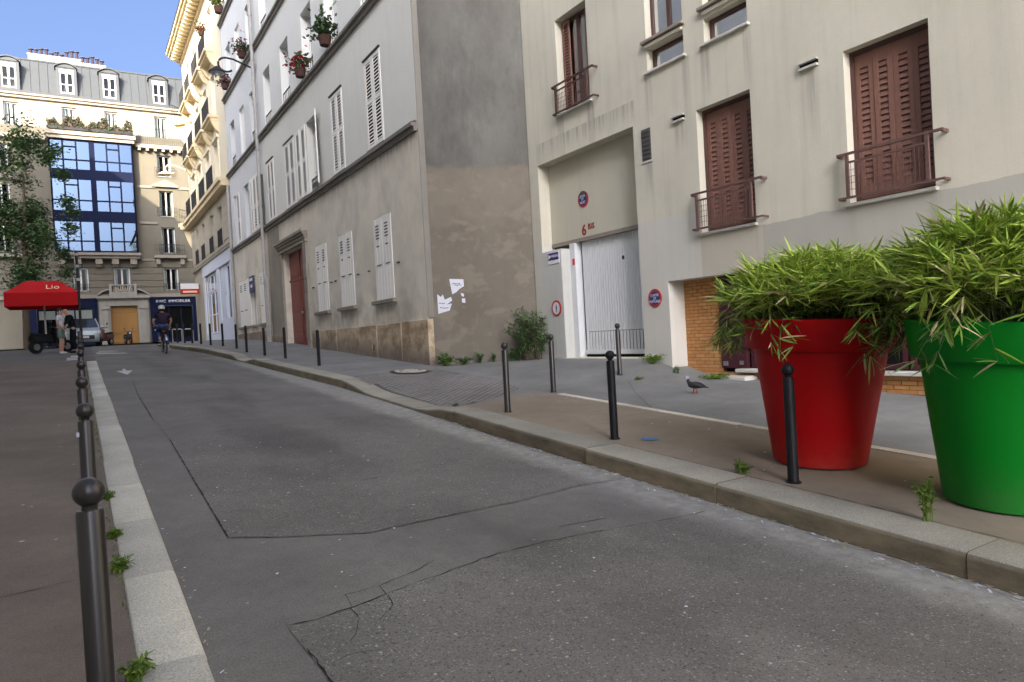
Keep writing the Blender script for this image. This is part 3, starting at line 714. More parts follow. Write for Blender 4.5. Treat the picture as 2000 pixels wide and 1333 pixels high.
# windows
window(G, 12.12, 13.24, 6.56, 8.71, .22, gar, 'bframe', nm=1, fw=.07, curtain=((.06, .42), (.55, .8)))
b = MB()
louver_leaf(G, 12.95, 13.22, 6.6, 8.68, .17, gar, 'bshut', (), .07, objs=False, bm='bframe'); louver_leaf(G, 12.13, 12.36, 6.6, 8.68, .17, gar, 'bshut', (), .07, objs=False, bm='bframe')
for a, c in ((9.3, 10.28), (7.85, 8.8)):
    window(G, a+.01, c-.01, 6.52, 6.94, .15, gar, 'bframe', nm=0, fw=.06)
    window(G, a+.01, c-.01, 7.13, 8.74, .15, gar, 'bframe', nm=1, fw=.06, curtain=((.05, .5),))
def sill(u0, u1, z, par, d=.07, h=.05, mat='sill', fr=G, dd=.1):
    b = MB(); b.fbox(fr, u0, u1, z-h, z, -d, dd); return bevel(b.build('sill', mat, par), .008)
sill(12.02, 13.36, 6.535, gar); sill(9.24, 10.34, 6.50, gar); sill(7.80, 8.87, 6.50, gar)
sill(9.24, 10.36, 7.105, gar, .10, .06, 'dsill'); sill(7.80, 8.87, 7.145, gar, .10, .06, 'dsill'); sill(9.30, 10.28, 7.03, gar, .05, .07, 'garage_wall'); sill(7.85, 8.80, 7.07, gar, .05, .07, 'garage_wall')
sill(7.84, 9.16, 3.155, gar); sill(4.92, 6.23, 3.155, gar); sill(1.96, 3.24, 3.155, gar)
for a, c in ((12.12, 13.24), (9.32, 10.26), (7.89, 9.06), (4.98, 6.16)):
    window(G, a, c, 10.42, 12.08, .2, gar, 'bframe', nm=1, fw=.06)
window(G, 4.98, 6.16, 7.02, 9.08, .2, gar, 'bframe', nm=1, fw=.06)
for a, c in ((7.87, 9.08), (4.96, 6.18), (2.0, 3.2)):
    q = (c-a-.08)/4
    for k in range(4): louver_leaf(G, a+.04+k*q+.004, a+.04+(k+1)*q-.004, 3.22, 5.34, .20+(.012 if k % 2 else 0), gar, 'bshut', (), .083, .20, st=.072, objs=(a > 4), sl_h=.0725, bm='bframe')
    b = MB(); b.fbox(G, a, a+.04, 3.16, 5.4, .16, .26); b.fbox(G, c-.04, c, 3.16, 5.4, .16, .26); b.fbox(G, a+.04, c-.04, 5.35, 5.4, .16, .26); b.fbox(G, a+.04, c-.04, 3.16, 3.21, .16, .26)
    b.build('shutter_frame', 'bframe', gar)
def railing(a, c, z0, z1, ua, uc, rm='brail'):
    b = MB(); d = -.13
    b.fbox(G, a, c, z1-.035, z1, d-.02, d+.02); b.fbox(G, a, c, z0, z0+.03, d-.018, d+.018)
    o = b.build('railing', rm, gar)
    b = MB()
    b.fbox(G, a-.005, a+.03, z1-.05, z1-.008, d, .01); b.fbox(G, c-.03, c+.005, z1-.05, z1-.008, d, .01)
    b.fbox(G, a-.005, a+.03, z0-.005, z0+.025, d, .01); b.fbox(G, c-.03, c+.005, z0-.005, z0+.025, d, .01); b.build('bracket', rm, o)
    for u in (ua, uc): place('post', boxmesh('post', .035, .045, z1-z0-.065, rm), o, G(u, (z0+z1)/2, d))
    b = MB(); b.fbox(G, ua+.024, uc-.024, z1-.16, z1-.13, d-.012, d+.012); b.build('middle_rail', rm, o)
    b = MB(); n = int((uc-ua)/.055)
    for k in range(1, n): u = lerp(ua, uc, k/n); b.fbox(G, u-.003, u+.003, z0+.03, z1-.16, d-.003, d+.003)
    for k in range(1, 5): z = lerp(z0+.03, z1-.16, k/5); b.fbox(G, ua+.02, uc-.02, z-.003, z+.003, d-.006, d)
    tag(b.build('wire_mesh', rm, o), kind='stuff'); return o
railing(7.62, 9.18, 3.21, 3.88, 7.85, 9.06); railing(4.77, 6.27, 3.21, 3.88, 4.98, 6.12); railing(11.8, 13.34, 6.53, 7.19, 12.05, 13.2, 'bframe'); railing(1.85, 3.3, 3.21, 3.88, 2.05, 3.1)
# wall vents
for (a, c, p, q) in ((10.29, 10.54, 4.80, 5.43),):
    b = MB(); b.fbox(G, a, c, p, q, -.012, .0); o = b.build('vent', 'vent', gar)
    for k in range(7): place('slat', boxmesh('vslat', .02, c-a-.03, .03, 'vent'), o, G((a+c)/2, p+.06+k*.085, -.02))
    b = MB(); b.fbox(G, a-.03, c+.03, p-.04, p, -.02, .005); b.build('vent_sill', 'sill', o)
for a, c, z in ((9.36, 9.66, 5.39), (6.58, 6.90, 5.42)):
    b = MB(); b.fbox(G, a, c, z-.07, z+.03, -.004, .002, 1); b.fbox(G, a, c, z+.02, z+.04, -.07, .0, 0); b.fbox(G, a, c, z-.075, z-.04, -.06, -.005, 0)
    b.build('air_slot', ['sill', 'dark'], gar)
# street-level recess beside the planters: brick panel, dark red frontage
BK = FX(GX+.42)
b = MB(); b.fbox(BK, 9.13, 10.06, .2, 2.40, .012, .1); b.fbox(BK, .6, 9.13, -.3, .585, .012, .1)
mo = b.build('brick_wall', 'mortar', gar)
bb_ = MB(); bb_.fbox(G, .5, 10.08, -.4, 2.5, .95, 1.0); bb_.fbox(BK, .6, 9.13, 2.335, 2.45, -.005, .5); bb_.build('recess_back', 'dark', gar)
cnt = 0
for row in range(30):
    z = .455+row*.066
    if z > 2.33: break
    off = (row % 2)*.115
    u = 10.02+off
    while u > 9.13:
        a, c = max(9.135, u-.222), min(10.018, u-.006)
        if c-a > .03:
            place('brick', boxmesh('brick', .03, c-a, .055, 'brick' if R.random() < .6 else 'brick2'), mo, BK((a+c)/2, z+.03, .004+R.uniform(0, .005)))
        u -= .23
for row in range(6):
    u = 9.12-(row % 2)*.115
    while u > 4.3:
        a, c = max(4.3, u-.222), u-.006
        z = .57-row*.066-.06
        if z+.03 > gz((a+c)/2)-.02: place('brick', boxmesh('brick', .03, c-a, .055, 'brick' if R.random() < .6 else 'brick2'), mo, BK((a+c)/2, z+.03, .004+R.uniform(0, .005)))
        u -= .23
b = MB(); b.fbox(BK, .6, 8.72, .586, .65, -.16, .1); bevel(b.build('sill', 'sill', gar), .01)
b = MB(); b.fbox(BK, 8.55, 9.13, .66, 2.38, -.03, .06); o = b.build('dark_panel', 'darkred', gar)
b = MB(); b.fbox(BK, 8.98, 9.08, .70, .78, -.05, -.03); b.build('hinge', 'steel', o); b = MB(); b.fbox(BK, 8.62, 8.70, .72, .79, -.05, -.03); b.build('hinge', 'steel', o)
for a, c in ((7.15, 8.5), (5.7, 7.1), (4.2, 5.65), (2.7, 4.15), (1.0, 2.6)):
    window(BK, a, c, .67, 2.34, .03, gar, 'darkred', nm=1, fw=.07)
b = MB(); b.fbox(BK, 8.35, 9.15, .42, .53, -.34, 0); bevel(b.build('step', 'sill', gar), .015)
# ------------------------------------------------------------------ signs on the garage front
def disc(fr, u, z, r, d0, d1, mat, par, name, n=32, r_in=0):
    b = MB(); P = [(u-r*math.sin(2*PI*k/n), z+r*math.cos(2*PI*k/n)) for k in range(n)]
    if r_in:
        Q = [(u-r_in*math.sin(2*PI*k/n), z+r_in*math.cos(2*PI*k/n)) for k in range(n)]
        for k in range(n): b.poly([fr(*P[k], d0), fr(*P[(k+1) % n], d0), fr(*Q[(k+1) % n], d0), fr(*Q[k], d0)])
    else: b.poly([fr(*p, d0) for p in P])
    for k in range(n): b.poly([fr(*P[k], d0), fr(*P[k], d1), fr(*P[(k+1) % n], d1), fr(*P[(k+1) % n], d0)])
    return b.build(name, mat, par)
t = thing('parking_sign', 'round red and blue sign reading sortie de voitures on cream wall', 'sign', G(10.4, 2.06, 0))
disc(G, 10.4, 2.06, .185, -.014, 0, 'sred', t, 'plate'); disc(G, 10.4, 2.06, .135, -.017, -.0141, 'sblue', t, 'blue_disc')
for s, z, k in (('SORTIE', 2.115, .072), ('DE', 2.055, .07), ('VOITURES', 1.99, .072)): letters(s, k, 'plate', t, G(10.4, z, -.019), RX_GAR, .001)
t = thing('parking_sign', 'weathered round red and blue sign high above the garage door', 'sign', G(13.0, 4.55, .31))
disc(G, 12.93, 4.53, .19, .296, .31, 'sred', t, 'plate'); disc(G, 12.93, 4.53, .14, .293, .2959, 'sblue', t, 'blue_disc')
for s, z, k in (('JOUR', 4.60, .08), ('ET', 4.53, .075), ('NUIT', 4.455, .085)): letters(s, k, 'plate', t, G(12.94, z, .291), RX_GAR, .001)
bb = MB(); P = [(12.93-.192*math.sin(a), 4.53+.192*math.cos(a)) for a in [(-1.15+2.3*k/14) for k in range(15)]]
bb.poly([G(u, z, .2905) for u, z in P]); bb.build('rust_patch', 'vent', t)
t = thing('house_number', 'red painted number six bis above the garage door', 'house number', G(12.9, 3.80, .31))
letters('6', .34, 'redletter', t, G(12.97, 3.81, .308), RX_GAR, .003, 1, 1, 'digit', .010); letters('BIS', .18, 'redletter', t, G(12.70, 3.87, .308), RX_GAR, .003, .95, 1.12, 'lettering', .006)
t = thing('direction_sign', 'small purple and white arrow sign on the garage pier', 'sign', G(13.85, 3.28, 0))
b = MB(); b.fbox(G, 13.57, 14.03, 3.13, 3.41, -.02, -.005); b.build('plate', 'plate', t)
b = MB(); b.fbox(G, 13.58, 14.02, 3.22, 3.395, -.024, -.0201); b.build('purple_band', 'spurple', t)
b = MB(); b.poly([G(14.0, 3.37, -.026), G(13.88, 3.31, -.026), G(14.0, 3.245, -.026)]); b.build('arrow', 'plate', t)
letters('PARKING', .095, 'plate', t, G(13.73, 3.31, -.0255), RX_GAR, .001, .75)
t = thing('prohibition_sign', 'white round sign with red ring and small blue figure on garage pier', 'sign', G(13.79, 2.06, 0))
disc(G, 13.79, 2.06, .185, -.02, -.005, 'plate', t, 'plate'); disc(G, 13.79, 2.06, .192, -.024, -.004, 'sred', t, 'ring', r_in=.148)
b = MB(); q = lambda pts: b.poly([G(13.79-x, 2.06+z, -.0215) for x, z in pts])
q([(.02*math.cos(k), .075+.02*math.sin(k)) for k in (0, .8, 1.6, 2.4, 3.2, 4, 4.8, 5.5)]); q([(-.03, .05), (.03, .05), (.025, -.02), (-.025, -.02)]); q([(-.025, -.02), (-.003, -.02), (-.012, -.10), (-.03, -.10)]); q([(.003, -.02), (.025, -.02), (.03, -.10), (.012, -.10)])
b.build('figure', 'sblue', t)
# ------------------------------------------------------------------ grey rendered house with the blind gable, front on X = 7.22
HX = 7.22; Hs = FX(HX)
house = thing('grey_house', 'grey rendered house with louvred white shutters, red carriage door and blind gable', 'building', (HX, 22, gz(22)))
HT = 17.6
colw = [(17.66, 18.88), (20.87, 22.03), (23.72, 24.86), (26.6, 28.0), (29.82, 31.0)]
up2 = [(17.7, 18.85), (20.85, 22.15), (23.55, 24.8), (26.6, 27.85), (29.6, 30.8)]
doorh = (25.95, 29.15, .8, 5.25, .24)
b = MB()
gfh = [doorh]+[(a, c, 2.63, 4.94, .06) for a, c in ((17.55, 18.88), (20.68, 22.02), (23.3, 24.6))]
gfh += [(19.1, 19.34, 1.22, 1.42, .3), (24.35, 24.55, 1.5, 1.72, .3)]
wall(b, Hs, 15.54, 31.68, -.5, 6.62, gfh)
b.build('ground_floor_wall', 'house_gf', house)
b = MB(); wall(b, Hs, 15.54, 31.68, 6.62, 10.60, [(23.72, 24.86, 6.86, 9.36, .28)]+[(a, c, 6.86, 9.36, .05) for i, (a, c) in enumerate(colw) if i != 2])
b.build('first_floor_wall', 'house_up', house)
b = MB(); wall(b, Hs, 15.54, 31.68, 10.60, HT, [(a, c, 10.92, 13.15, .34) for a, c in up2]+[(a, c, 14.9, 17.1, .34) for a, c in up2])
b.build('upper_wall', 'house_top', house)
# gable, slightly skew to the street, with roof
GA, GB = Vector((HX, 15.54)), Vector((9.83, 14.69)); gt = (GB-GA).normalized(); gn = Vector((-gt.y, gt.x))
if gn.y < 0: gn = -gn
def GF(u, z, d): p = GA+gt*u+gn*d; return (p.x, p.y, z)
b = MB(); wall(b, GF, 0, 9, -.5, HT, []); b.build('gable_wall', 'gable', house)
b = MB(); b.fbox(GF, .0, .145, 2.02, HT, -.02, .05); bevel(b.build('corner_band', 'gable_band', house), .008)
b = MB()
b.poly([(HX-.25, 15.3, HT), (HX-.25, 31.9, HT), (HX+5, 31.9, HT+4.5), (HX+5, 15.3, HT+4.5)]); b.poly([(HX+10, 12, HT), (HX+10, 31.9, HT), (HX+5, 31.9, HT+4.5), (HX+5, 13, HT+4.5)])
b.poly([(HX, 15.54, HT), (HX+8.6, 12.75, HT), (HX+5, 13.8, HT+4.5)])
b.build('roof', 'zinc', house)
# string courses
def course(z, u0, u1, par, mat='ledge', fr=Hs, p=.16, h=.26):
    b = MB(); b.fbox(fr, u0, u1, z, z+h*.45, -p*.55, .03); b.fbox(fr, u0, u1, z+h*.45, z+h*.8, -p, .03)
    b.poly([fr(u0, z+h*.8, -p), fr(u1, z+h*.8, -p), fr(u1, z+h, 0), fr(u0, z+h, 0)])
    b.build('string_course', mat, par)
course(6.55, 15.58, 31.66, house); course(10.52, 15.56, 31.66, house); course(14.5, 15.54, 31.66, house); None
# rough stone plinth, blocks
pl = MB(); segs = [(15.50, 17.15, 1.98), (17.16, 18.9, 1.97), (18.91, 20.9, 1.96), (20.91, 22.6, 1.98), (22.61, 24.4, 1.98), (24.41, 25.4, 2.0)]
plt = None
for k, (a, c, z) in enumerate(segs):
    b = MB(); d = .05+.012*(k % 3)
    hs = [h for h in gfh[4:] if a < h[0] < c]
    if hs:
        h = hs[0]; b.fbox(Hs, a, h[0], -.4, z, -d, 0); b.fbox(Hs, h[1], c, -.4, z, -d, 0); b.fbox(Hs, h[0], h[1], -.4, h[2], -d, 0); b.fbox(Hs, h[0], h[1], h[3], z, -d, 0)
    else: b.fbox(Hs, a, c, -.4, z, -d, 0)
    bevel(b.build('plinth_stone', 'plinth', house), .012)
b = MB(); b.fbox(GF, -.03, .11, -.3, 1.98, -.035, .05); bevel(b.build('plinth_stone', 'plinth', house), .015)
b = MB()
for h in gfh[4:]: b.fquad(Hs, h[0], h[1], h[2], h[3], .25)
b.build('cellar_vent', 'dark', house)
# ground floor shutters: solid metal leaves with a small louvre group
def solid_shutters(a, c, z0, z1, par, d=-.015):
    w = (c-a)/2
    for k in range(2):
        u0, u1 = a+k*w+.006, a+(k+1)*w-.006; b = MB()
        b.fbox(Hs, u0, u1, z0, z1, d, d+.03)
        for q in range(1, 3): uu = lerp(u0, u1, q/3); b.fbox(Hs, uu-.012, uu+.012, z0+.02, z1-.02, d-.006, d)
        o = b.build('shutter', 'wshut', par); bevel(o, .004)
        b = MB()
        for q in range(5):
            z = z1-.24-q*.085; b.fbox(Hs, u0+w*.3, u1-w*.3, z, z+.035, d-.0085, d-.0065)
        b.fbox(Hs, u0+w*.34, u1-w*.34, z1-.80, z1-.765, d-.0085, d-.0065); b.fbox(Hs, u0+w*.22, u1-w*.30, z0+.95, z0+.975, d-.02, d-.0065)
        b.build('louvre_slot', 'vent', o)
    b = MB(); b.fbox(Hs, a-.02, c+.02, z0-.02, z1+.02, .03, .055); b.build('shutter_recess', 'dark', par)
for a, c in ((17.55, 18.88), (20.68, 22.02), (23.3, 24.6)):
    solid_shutters(a+.01, c-.01, 2.65, 4.92, house); sill(a-.14, c+.13, 2.63, house, .14, .10, 'dsill', Hs)
    for u in (a-.45, c+.40): 
        b = MB(); b.fbox(Hs, u, u+.14, 3.52, 3.56, -.04, 0); b.build('shutter_catch', 'vent', house)
# first floor louvred shutters
for i, (a, c) in enumerate(colw):
    w = (c-a)/2
    if i == 2: continue
    for k in range(2): louver_leaf(Hs, a+k*w+.004, a+(k+1)*w-.004, 6.88, 9.34, -.02, house, 'wshut', (.52,), .092, .10, st=.10 if i < 3 else .09, objs=(i < 4), sl_h=.058)
    b = MB(); b.fbox(Hs, a-.03, c+.03, 9.36, 9.40, -.05, .02); b.build('shutter_head', 'vent', house); b = MB(); b.fbox(Hs, a-.025, c+.025, 6.80, 6.86, -.05, .02); b.build('shutter_sill', 'vent', house)
window(Hs, 23.74, 24.84, 6.88, 9.34, .22, house, nm=1, bars=(.3, .68))
louver_leaf(Hs, 24.93, 25.55, 6.88, 9.34, -.05, house, 'wshut', (.52,), .092, .10, st=.09, objs=False)
louver_leaf(Hs, 25.6, 26.2, 6.88, 9.34, -.06, house, 'wshut', (.52,), .092, .10, st=.09, objs=False)
def FYs(y): return lambda u, z, d: (u, y+d, z)
_ld = Vector((-.27, -.963)); _ln = Vector((.963, -.27))
louver_leaf(lambda u, z, d: (HX-.03+_ld.x*u+_ln.x*d, 23.70+_ld.y*u+_ln.y*d, z), .01, .58, 6.88, 9.34, 0, house, 'wshut', (.52,), .092, .10, st=.09, objs=False)
def balconet(fr, a, c, z0, z1, par, d=-.06, n=None, mat='iron', name='balconet', orn=True):
    b = MB(); b.fbox(fr, a, c, z1-.03, z1, d-.02, d+.02); b.fbox(fr, a, c, z0, z0+.025, d-.012, d+.012)
    n = n or max(4, int((c-a)/.12))
    for k in range(n+1): u = lerp(a+.01, c-.01, k/n); b.fbox(fr, u-.008, u+.008, z0+.025, z1-.03, d-.008, d+.008)
    if orn:
        for k in range(n): 
            u = lerp(a, c, (k+.5)/n); r = (c-a)/n*.36
            for q in range(6):
                t0, t1 = q*PI/3, (q+1)*PI/3; zc = (z0+z1)/2
                b.tube([fr(u+r*math.cos(t0), zc+r*1.5*math.sin(t0), d), fr(u+r*math.cos(t1), zc+r*1.5*math.sin(t1), d)], .008, 4, 0, False)
    return b.build(name, mat, par)
balconet(Hs, 23.74, 24.84, 6.88, 7.35, house, .1)
for k, (a, c) in enumerate(up2):
    for z0, z1 in ((10.92, 13.15), (14.9, 17.1)):
        window(Hs, a+.01, c-.01, z0+.02, z1-.02, .28, house, nm=1, bars=(.35, .68), curtain=((.05, .4),) if k % 2 else None)
        balconet(Hs, a+.02, c-.02, z0+.02, z0+.42, house, .06, 5, orn=False)
# carriage door with moulded stone surround
a, c, z0, z1, d = doorh
dr = thing('door_dummy', None, None) if False else None
b = MB(); b.fbox(Hs, a, c, 1.3, z1, d, d+.08); o = b.build('carriage_door', 'reddoor', house)
for k in range(2):
    u0, u1 = a+k*(c-a)/2+.12, a+(k+1)*(c-a)/2-.12
    for q0, q1 in ((1.62, 1.95), (2.05, 2.75), (2.85, 4.05), (4.18, 5.05)):
        b = MB(); b.fbox(Hs, u0, u1, q0, q1, d-.022, d); b.fbox(Hs, u0+.09, u1-.09, q0+.09, q1-.09, d-.035, d-.0221); bevel(b.build('panel', 'reddoor', o), .008)
b = MB(); b.fbox(Hs, (a+c)/2-.05, (a+c)/2+.05, 1.5, z1-.05, d-.05, d); b.fbox(Hs, a, c, 4.08, 4.16, d-.045, d); b.build('moulding', 'reddoor', o)
b = MB(); b.ball(Hs((a+c)/2-.2, 2.78, d-.06), .05); b.build('knob', 'steel', o)
zz = [.9, 1.75, 2.3, 2.85, 3.4, 3.95, 4.5, 5.26]
for s0, s1 in ((a-.42, a-.002), (c+.002, c+.42)):
    for k in range(len(zz)-1):
        b = MB(); b.fbox(Hs, s0, s1, zz[k]+.004, zz[k+1]-.004, -.09-.012*(k % 2), .02); bevel(b.build('surround_stone', 'door_stone', house), .01)
b = MB()
for k, (h0, h1, p) in enumerate(((5.26, 5.40, .10), (5.40, 5.52, .14), (5.52, 5.60, .2), (5.60, 5.72, .25))): b.fbox(Hs, a-.45-p*.3, c+.45+p*.3, h0, h1-.003, -p, .02)
bevel(b.build('door_cornice', 'door_stone', house), .012)
b = MB(); wall(b, Hs, 25.42, 29.62, 5.74, 6.54, []); 
b = MB(); b.fbox(Hs, 29.65, 31.6, .9, 2.0, -.05, 0); bevel(b.build('plinth_stone', 'plinth', house), .012)
b = MB(); b.fbox(Hs, 29.62, 31.6, 2.0, 6.5, -.02, 0); b.build('pilaster', 'door_stone', house)
# drain pipes on the joint between the two houses
def pipe(x, y, z0, z1, par, r=.06, mat='pipe', jogs=()):
    b = MB(); b.tube([(x, y, z0), (x, y, z1)], r, 10)
    z = z0+.8
    while z < z1: b.tube([(x, y, z-.05), (x, y, z+.05)], r*1.35, 10); z += 1.95
    return smooth_angle(b.build('drain_pipe', mat, par), 50)
pipe(HX-.18, 31.73, 1.55, HT, house, .075); pipe(HX-.14, 31.45, 6.8, 9.0, house, .05, 'vent'); pipe(HX-.16, 31.5, 1.6, 4.6, house, .06, 'pipe')
# ------------------------------------------------------------------ white rendered house beyond
wh = thing('white_house', 'narrow white rendered house between the grey house and the corner block', 'building', (HX, 35, gz(35)))
W = FX(HX+.004)
g3 = [(32.3, 33.75), (34.62, 35.72), (36.55, 38.65)]; f3 = [(32.55, 33.95), (34.95, 36.0), (37.1, 38.65)]
b = MB(); wall(b, W, 31.69, 39.55, .5, 6.62, [(a, c, 2.6, 4.95, .1) for a, c in g3]); b.build('ground_floor_wall', 'house_gf', wh)
b = MB(); wall(b, W, 31.69, 39.55, 6.62, 21.1, [(a, c, 6.9, 9.4, .2) for a, c in f3]+[(a, c, z, z+2.2, .3) for a, c in ((32.4, 33.6), (34.95, 36.0), (37.4, 38.5)) for z in (10.95, 14.85)]+[(34.95, 36.0, 18.9, 20.6, .3), (32.4, 33.6, 18.9, 20.6, .3)]); b.build('upper_wall', 'white_house', wh)
b = MB(); b.poly([(HX-.2, 31.69, 21.1), (HX-.2, 39.55, 21.1), (HX+5, 39.55, 24.6), (HX+5, 31.69, 24.6)]); b.build('roof', 'zinc', wh)
for z in (6.56, 10.54, 14.52, 18.5): course(z, 31.78, 39.5, wh, 'ledge', W)
for a, c in (g3[0], g3[2]):
    w = (c-a)/2
    for k in range(2):
        b = MB(); u0, u1 = a+k*w+.01, a+(k+1)*w-.01; b.fbox(W, u0, u1, 2.62, 4.93, -.01, .03)
        o = b.build('shutter', 'wshut', wh); b = MB()
        for q in range(4): b.fbox(W, u0+.25, u1-.25, 4.7-q*.1, 4.74-q*.1, -.013, -.0105)
        b.fbox(W, u0+.2, u1-.2, 3.4, 3.44, -.02, -.0105); b.build('louvre_slot', 'vent', o)
window(W, g3[1][0], g3[1][1], 2.62, 4.93, .08, wh)
b = MB(); b.fbox(W, 35.75, 36.45, 2.62, 4.93, -.05, -.01); b.build('shutter', 'wshut', wh)
for a, c in g3: sill(a-.1, c+.1, 2.6, wh, .12, .12, 'dsill', W)
b = MB(); b.fbox(W, 31.9, 39.4, .8, 2.25, -.05, 0); b.build('plinth_stone', 'plinth', wh)
for k in range(2): louver_leaf(W, 32.56+k*.69, 33.24+k*.69, 6.92, 9.38, -.04, wh, 'wshut', (.45,), .12, .10, st=.09, objs=False, sl_h=.075)
louver_leaf(W, 34.05, 34.5, 6.92, 9.38, -.04, wh, 'wshut', (.45,), .12, .10, st=.09, objs=False, sl_h=.075)
window(W, 34.96, 35.99, 6.92, 9.38, .15, wh, nm=1)
louver_leaf(W, 37.1, 37.85, 6.92, 9.38, -.04, wh, 'wshut', (.45,), .12, .10, st=.09, objs=False, sl_h=.075)
window(W, 37.85, 38.63, 6.92, 9.38, .15, wh, nm=0)
for z in (10.95, 14.85):
    for k, (a, c) in enumerate(((32.4, 33.6), (34.95, 36.0), (37.4, 38.5))):
        if k == 1:
            b = MB(); b.fbox(W, a, c, z, z+2.2, .1, .14); b.build('blind', 'wshut', wh)
        else:
            window(W, a, c, z+.01, z+2.19, .22, wh, nm=1, bars=(.4,)); balconet(W, a+.03, c-.03, z+.03, z+.45, wh, .06, 4, orn=False)
for a, c in ((34.95, 36.0), (32.4, 33.6)): window(W, a, c, 18.92, 20.58, .22, wh, nm=1)
pipe(HX-.12, 39.48, 2.2, 10.2, wh, .06)
t = thing('notice_board', 'small blue notice hanging on the white house shutter at street level', 'notice', (HX-.06, 35.2, 4.2))
b = MB(); b.box(HX-.075, HX-.055, 34.75, 35.7, 4.15, 4.95); b.build('board', 'sblue', t)
b = MB(); b.box(HX-.078, HX-.0755, 34.85, 35.6, 4.72, 4.86); b.box(HX-.078, HX-.0755, 35.0, 35.4, 4.4, 4.55); b.build('print', 'plate', t)
# ------------------------------------------------------------------ Haussmann-era corner block
hb = thing('corner_block', 'sunlit cream stone apartment block with iron balconies and a white shop at street level', 'building', (HX, 47, gz(47)))
K = FX(HX); UC = 54.6; UE = 39.56
def KC(u, z, d):          # canted corner face
    s = .7071; return (HX+u*s+d*s, UC+u*s-d*s, z)
ent = [(42.1, 43.4), (45.15, 46.4), (48.55, 49.8), (51.3, 52.5)]
sh = [(40.75, 44.0, 3.2, 6.28, .3), (45.15, 49.6, 2.5, 6.3, .3)]
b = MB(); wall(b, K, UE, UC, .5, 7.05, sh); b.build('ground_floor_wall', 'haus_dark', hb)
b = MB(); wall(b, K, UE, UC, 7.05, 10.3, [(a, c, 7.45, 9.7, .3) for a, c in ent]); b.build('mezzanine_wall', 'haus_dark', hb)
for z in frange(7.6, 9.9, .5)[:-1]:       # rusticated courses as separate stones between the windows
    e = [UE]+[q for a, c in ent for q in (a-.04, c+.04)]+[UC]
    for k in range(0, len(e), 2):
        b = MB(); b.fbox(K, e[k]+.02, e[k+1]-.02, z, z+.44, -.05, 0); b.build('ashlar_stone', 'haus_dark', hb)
fl = [(10.75, 13.3), (14.75, 17.2), (18.6, 21.0)]
hs = [(a, c, z, q, .3) for a, c in ent for z, q in fl]
b = MB(); wall(b, K, UE, UC, 10.3, 22.0, hs); b.build('upper_wall', 'haus', hb)
b = MB(); wall(b, KC, 0, 4.2, .5, 22.0, [(1.3, 2.6, 7.45, 9.7, .3)]+[(1.3, 2.6, z, q, .3) for z, q in fl]); b.build('corner_wall', 'haus', hb)
b = MB(); e = UC+4.2*.7071; x1 = HX+4.2*.7071
b.poly([(x1, e, .5), (30, e, .5), (30, e, 22), (x1, e, 22)]); b.build('side_wall', 'haus', hb)
b = MB(); b.poly([(HX-.6, UE, 22.8), (HX-.6, UC, 22.8), (HX+1.2, UC+.3, 26.2), (HX+1.2, UE, 26.2)]); b.poly([(HX-.6, UC, 22.8), (x1, e+.6, 22.8), (x1+1.2, e-.8, 26.2), (HX+1.2, UC+.3, 26.2)])
b.poly([(HX+1.2, UE, 26.2), (HX+1.2, UC+.3, 26.2), (x1+1.2, e-.8, 26.2), (30, e-.8, 26.2), (30, UE, 26.2)]); b.poly([(HX-.6, UE, 22.8), (HX+1.2, UE, 26.2), (30, UE, 26.2), (30, UE, 18), (HX, UE, 18), (HX, UE, 22.8)])
b.build('roof', 'zinc', hb)
for a, c in ent:
    for z, q in [(7.45, 9.7)]+fl: window(K, a+.01, c-.01, z+.01, q-.01, .24, hb, nm=1, bars=(.7,), curtain=((.05, .3), (.7, .95)))
for z, q in [(7.45, 9.7)]+fl: window(KC, 1.31, 2.59, z+.01, q-.01, .24, hb, nm=1)
def slab(z, h, p, mat='haus_trim', u0=UE, corner=True, name='balcony_slab'):
    b = MB(); b.fbox(K, u0, UC+p*.4142, z, z+h*.55, -p*.8, .05); b.fbox(K, u0, UC+p*.4142, z+h*.55, z+h, -p, .05)
    if corner: b.fbox(KC, -p*.41, 4.2, z+.003, z+h*.55, -p*.8, .05); b.fbox(KC, -p*.41, 4.2, z+h*.55+.003, z+h+.003, -p, .05)
    return b.build(name, mat, hb)
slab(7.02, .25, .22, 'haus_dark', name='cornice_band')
slab(10.22, .45, .55)
# heavy canted-corner balconies on consoles
for z, p in ((10.25, 1.0), (17.75, 1.15)):
    b = MB(); b.fbox(KC, -.1, 4.1, z+.01, z+.2, -p*.85, .05); b.fbox(KC, -.1, 4.1, z+.2, z+.46, -p, .05); b.build('corner_balcony_slab', 'haus_trim', hb)
    for u in (.35, 1.5, 2.6, 3.7):
        b = MB(); n = 7; pr = [(-p*.8*(1-(k/n))**.55, -1.5*(k/n)) for k in range(n+1)]
        for k in range(n):
            (d0, h0), (d1, h1) = pr[k], pr[k+1]
            b.hexa([KC(u-.16, z+h1, d1), KC(u+.16, z+h1, d1), KC(u+.16, z+h1, .03), KC(u-.16, z+h1, .03), KC(u-.16, z+h0, d0), KC(u+.16, z+h0, d0), KC(u+.16, z+h0, .03), KC(u-.16, z+h0, .03)])
        b.build('console', 'haus_trim', hb)
    balconet(KC, 0, 4.0, z+.47, z+1.5, hb, -p+.08, 24, name='railing'); 
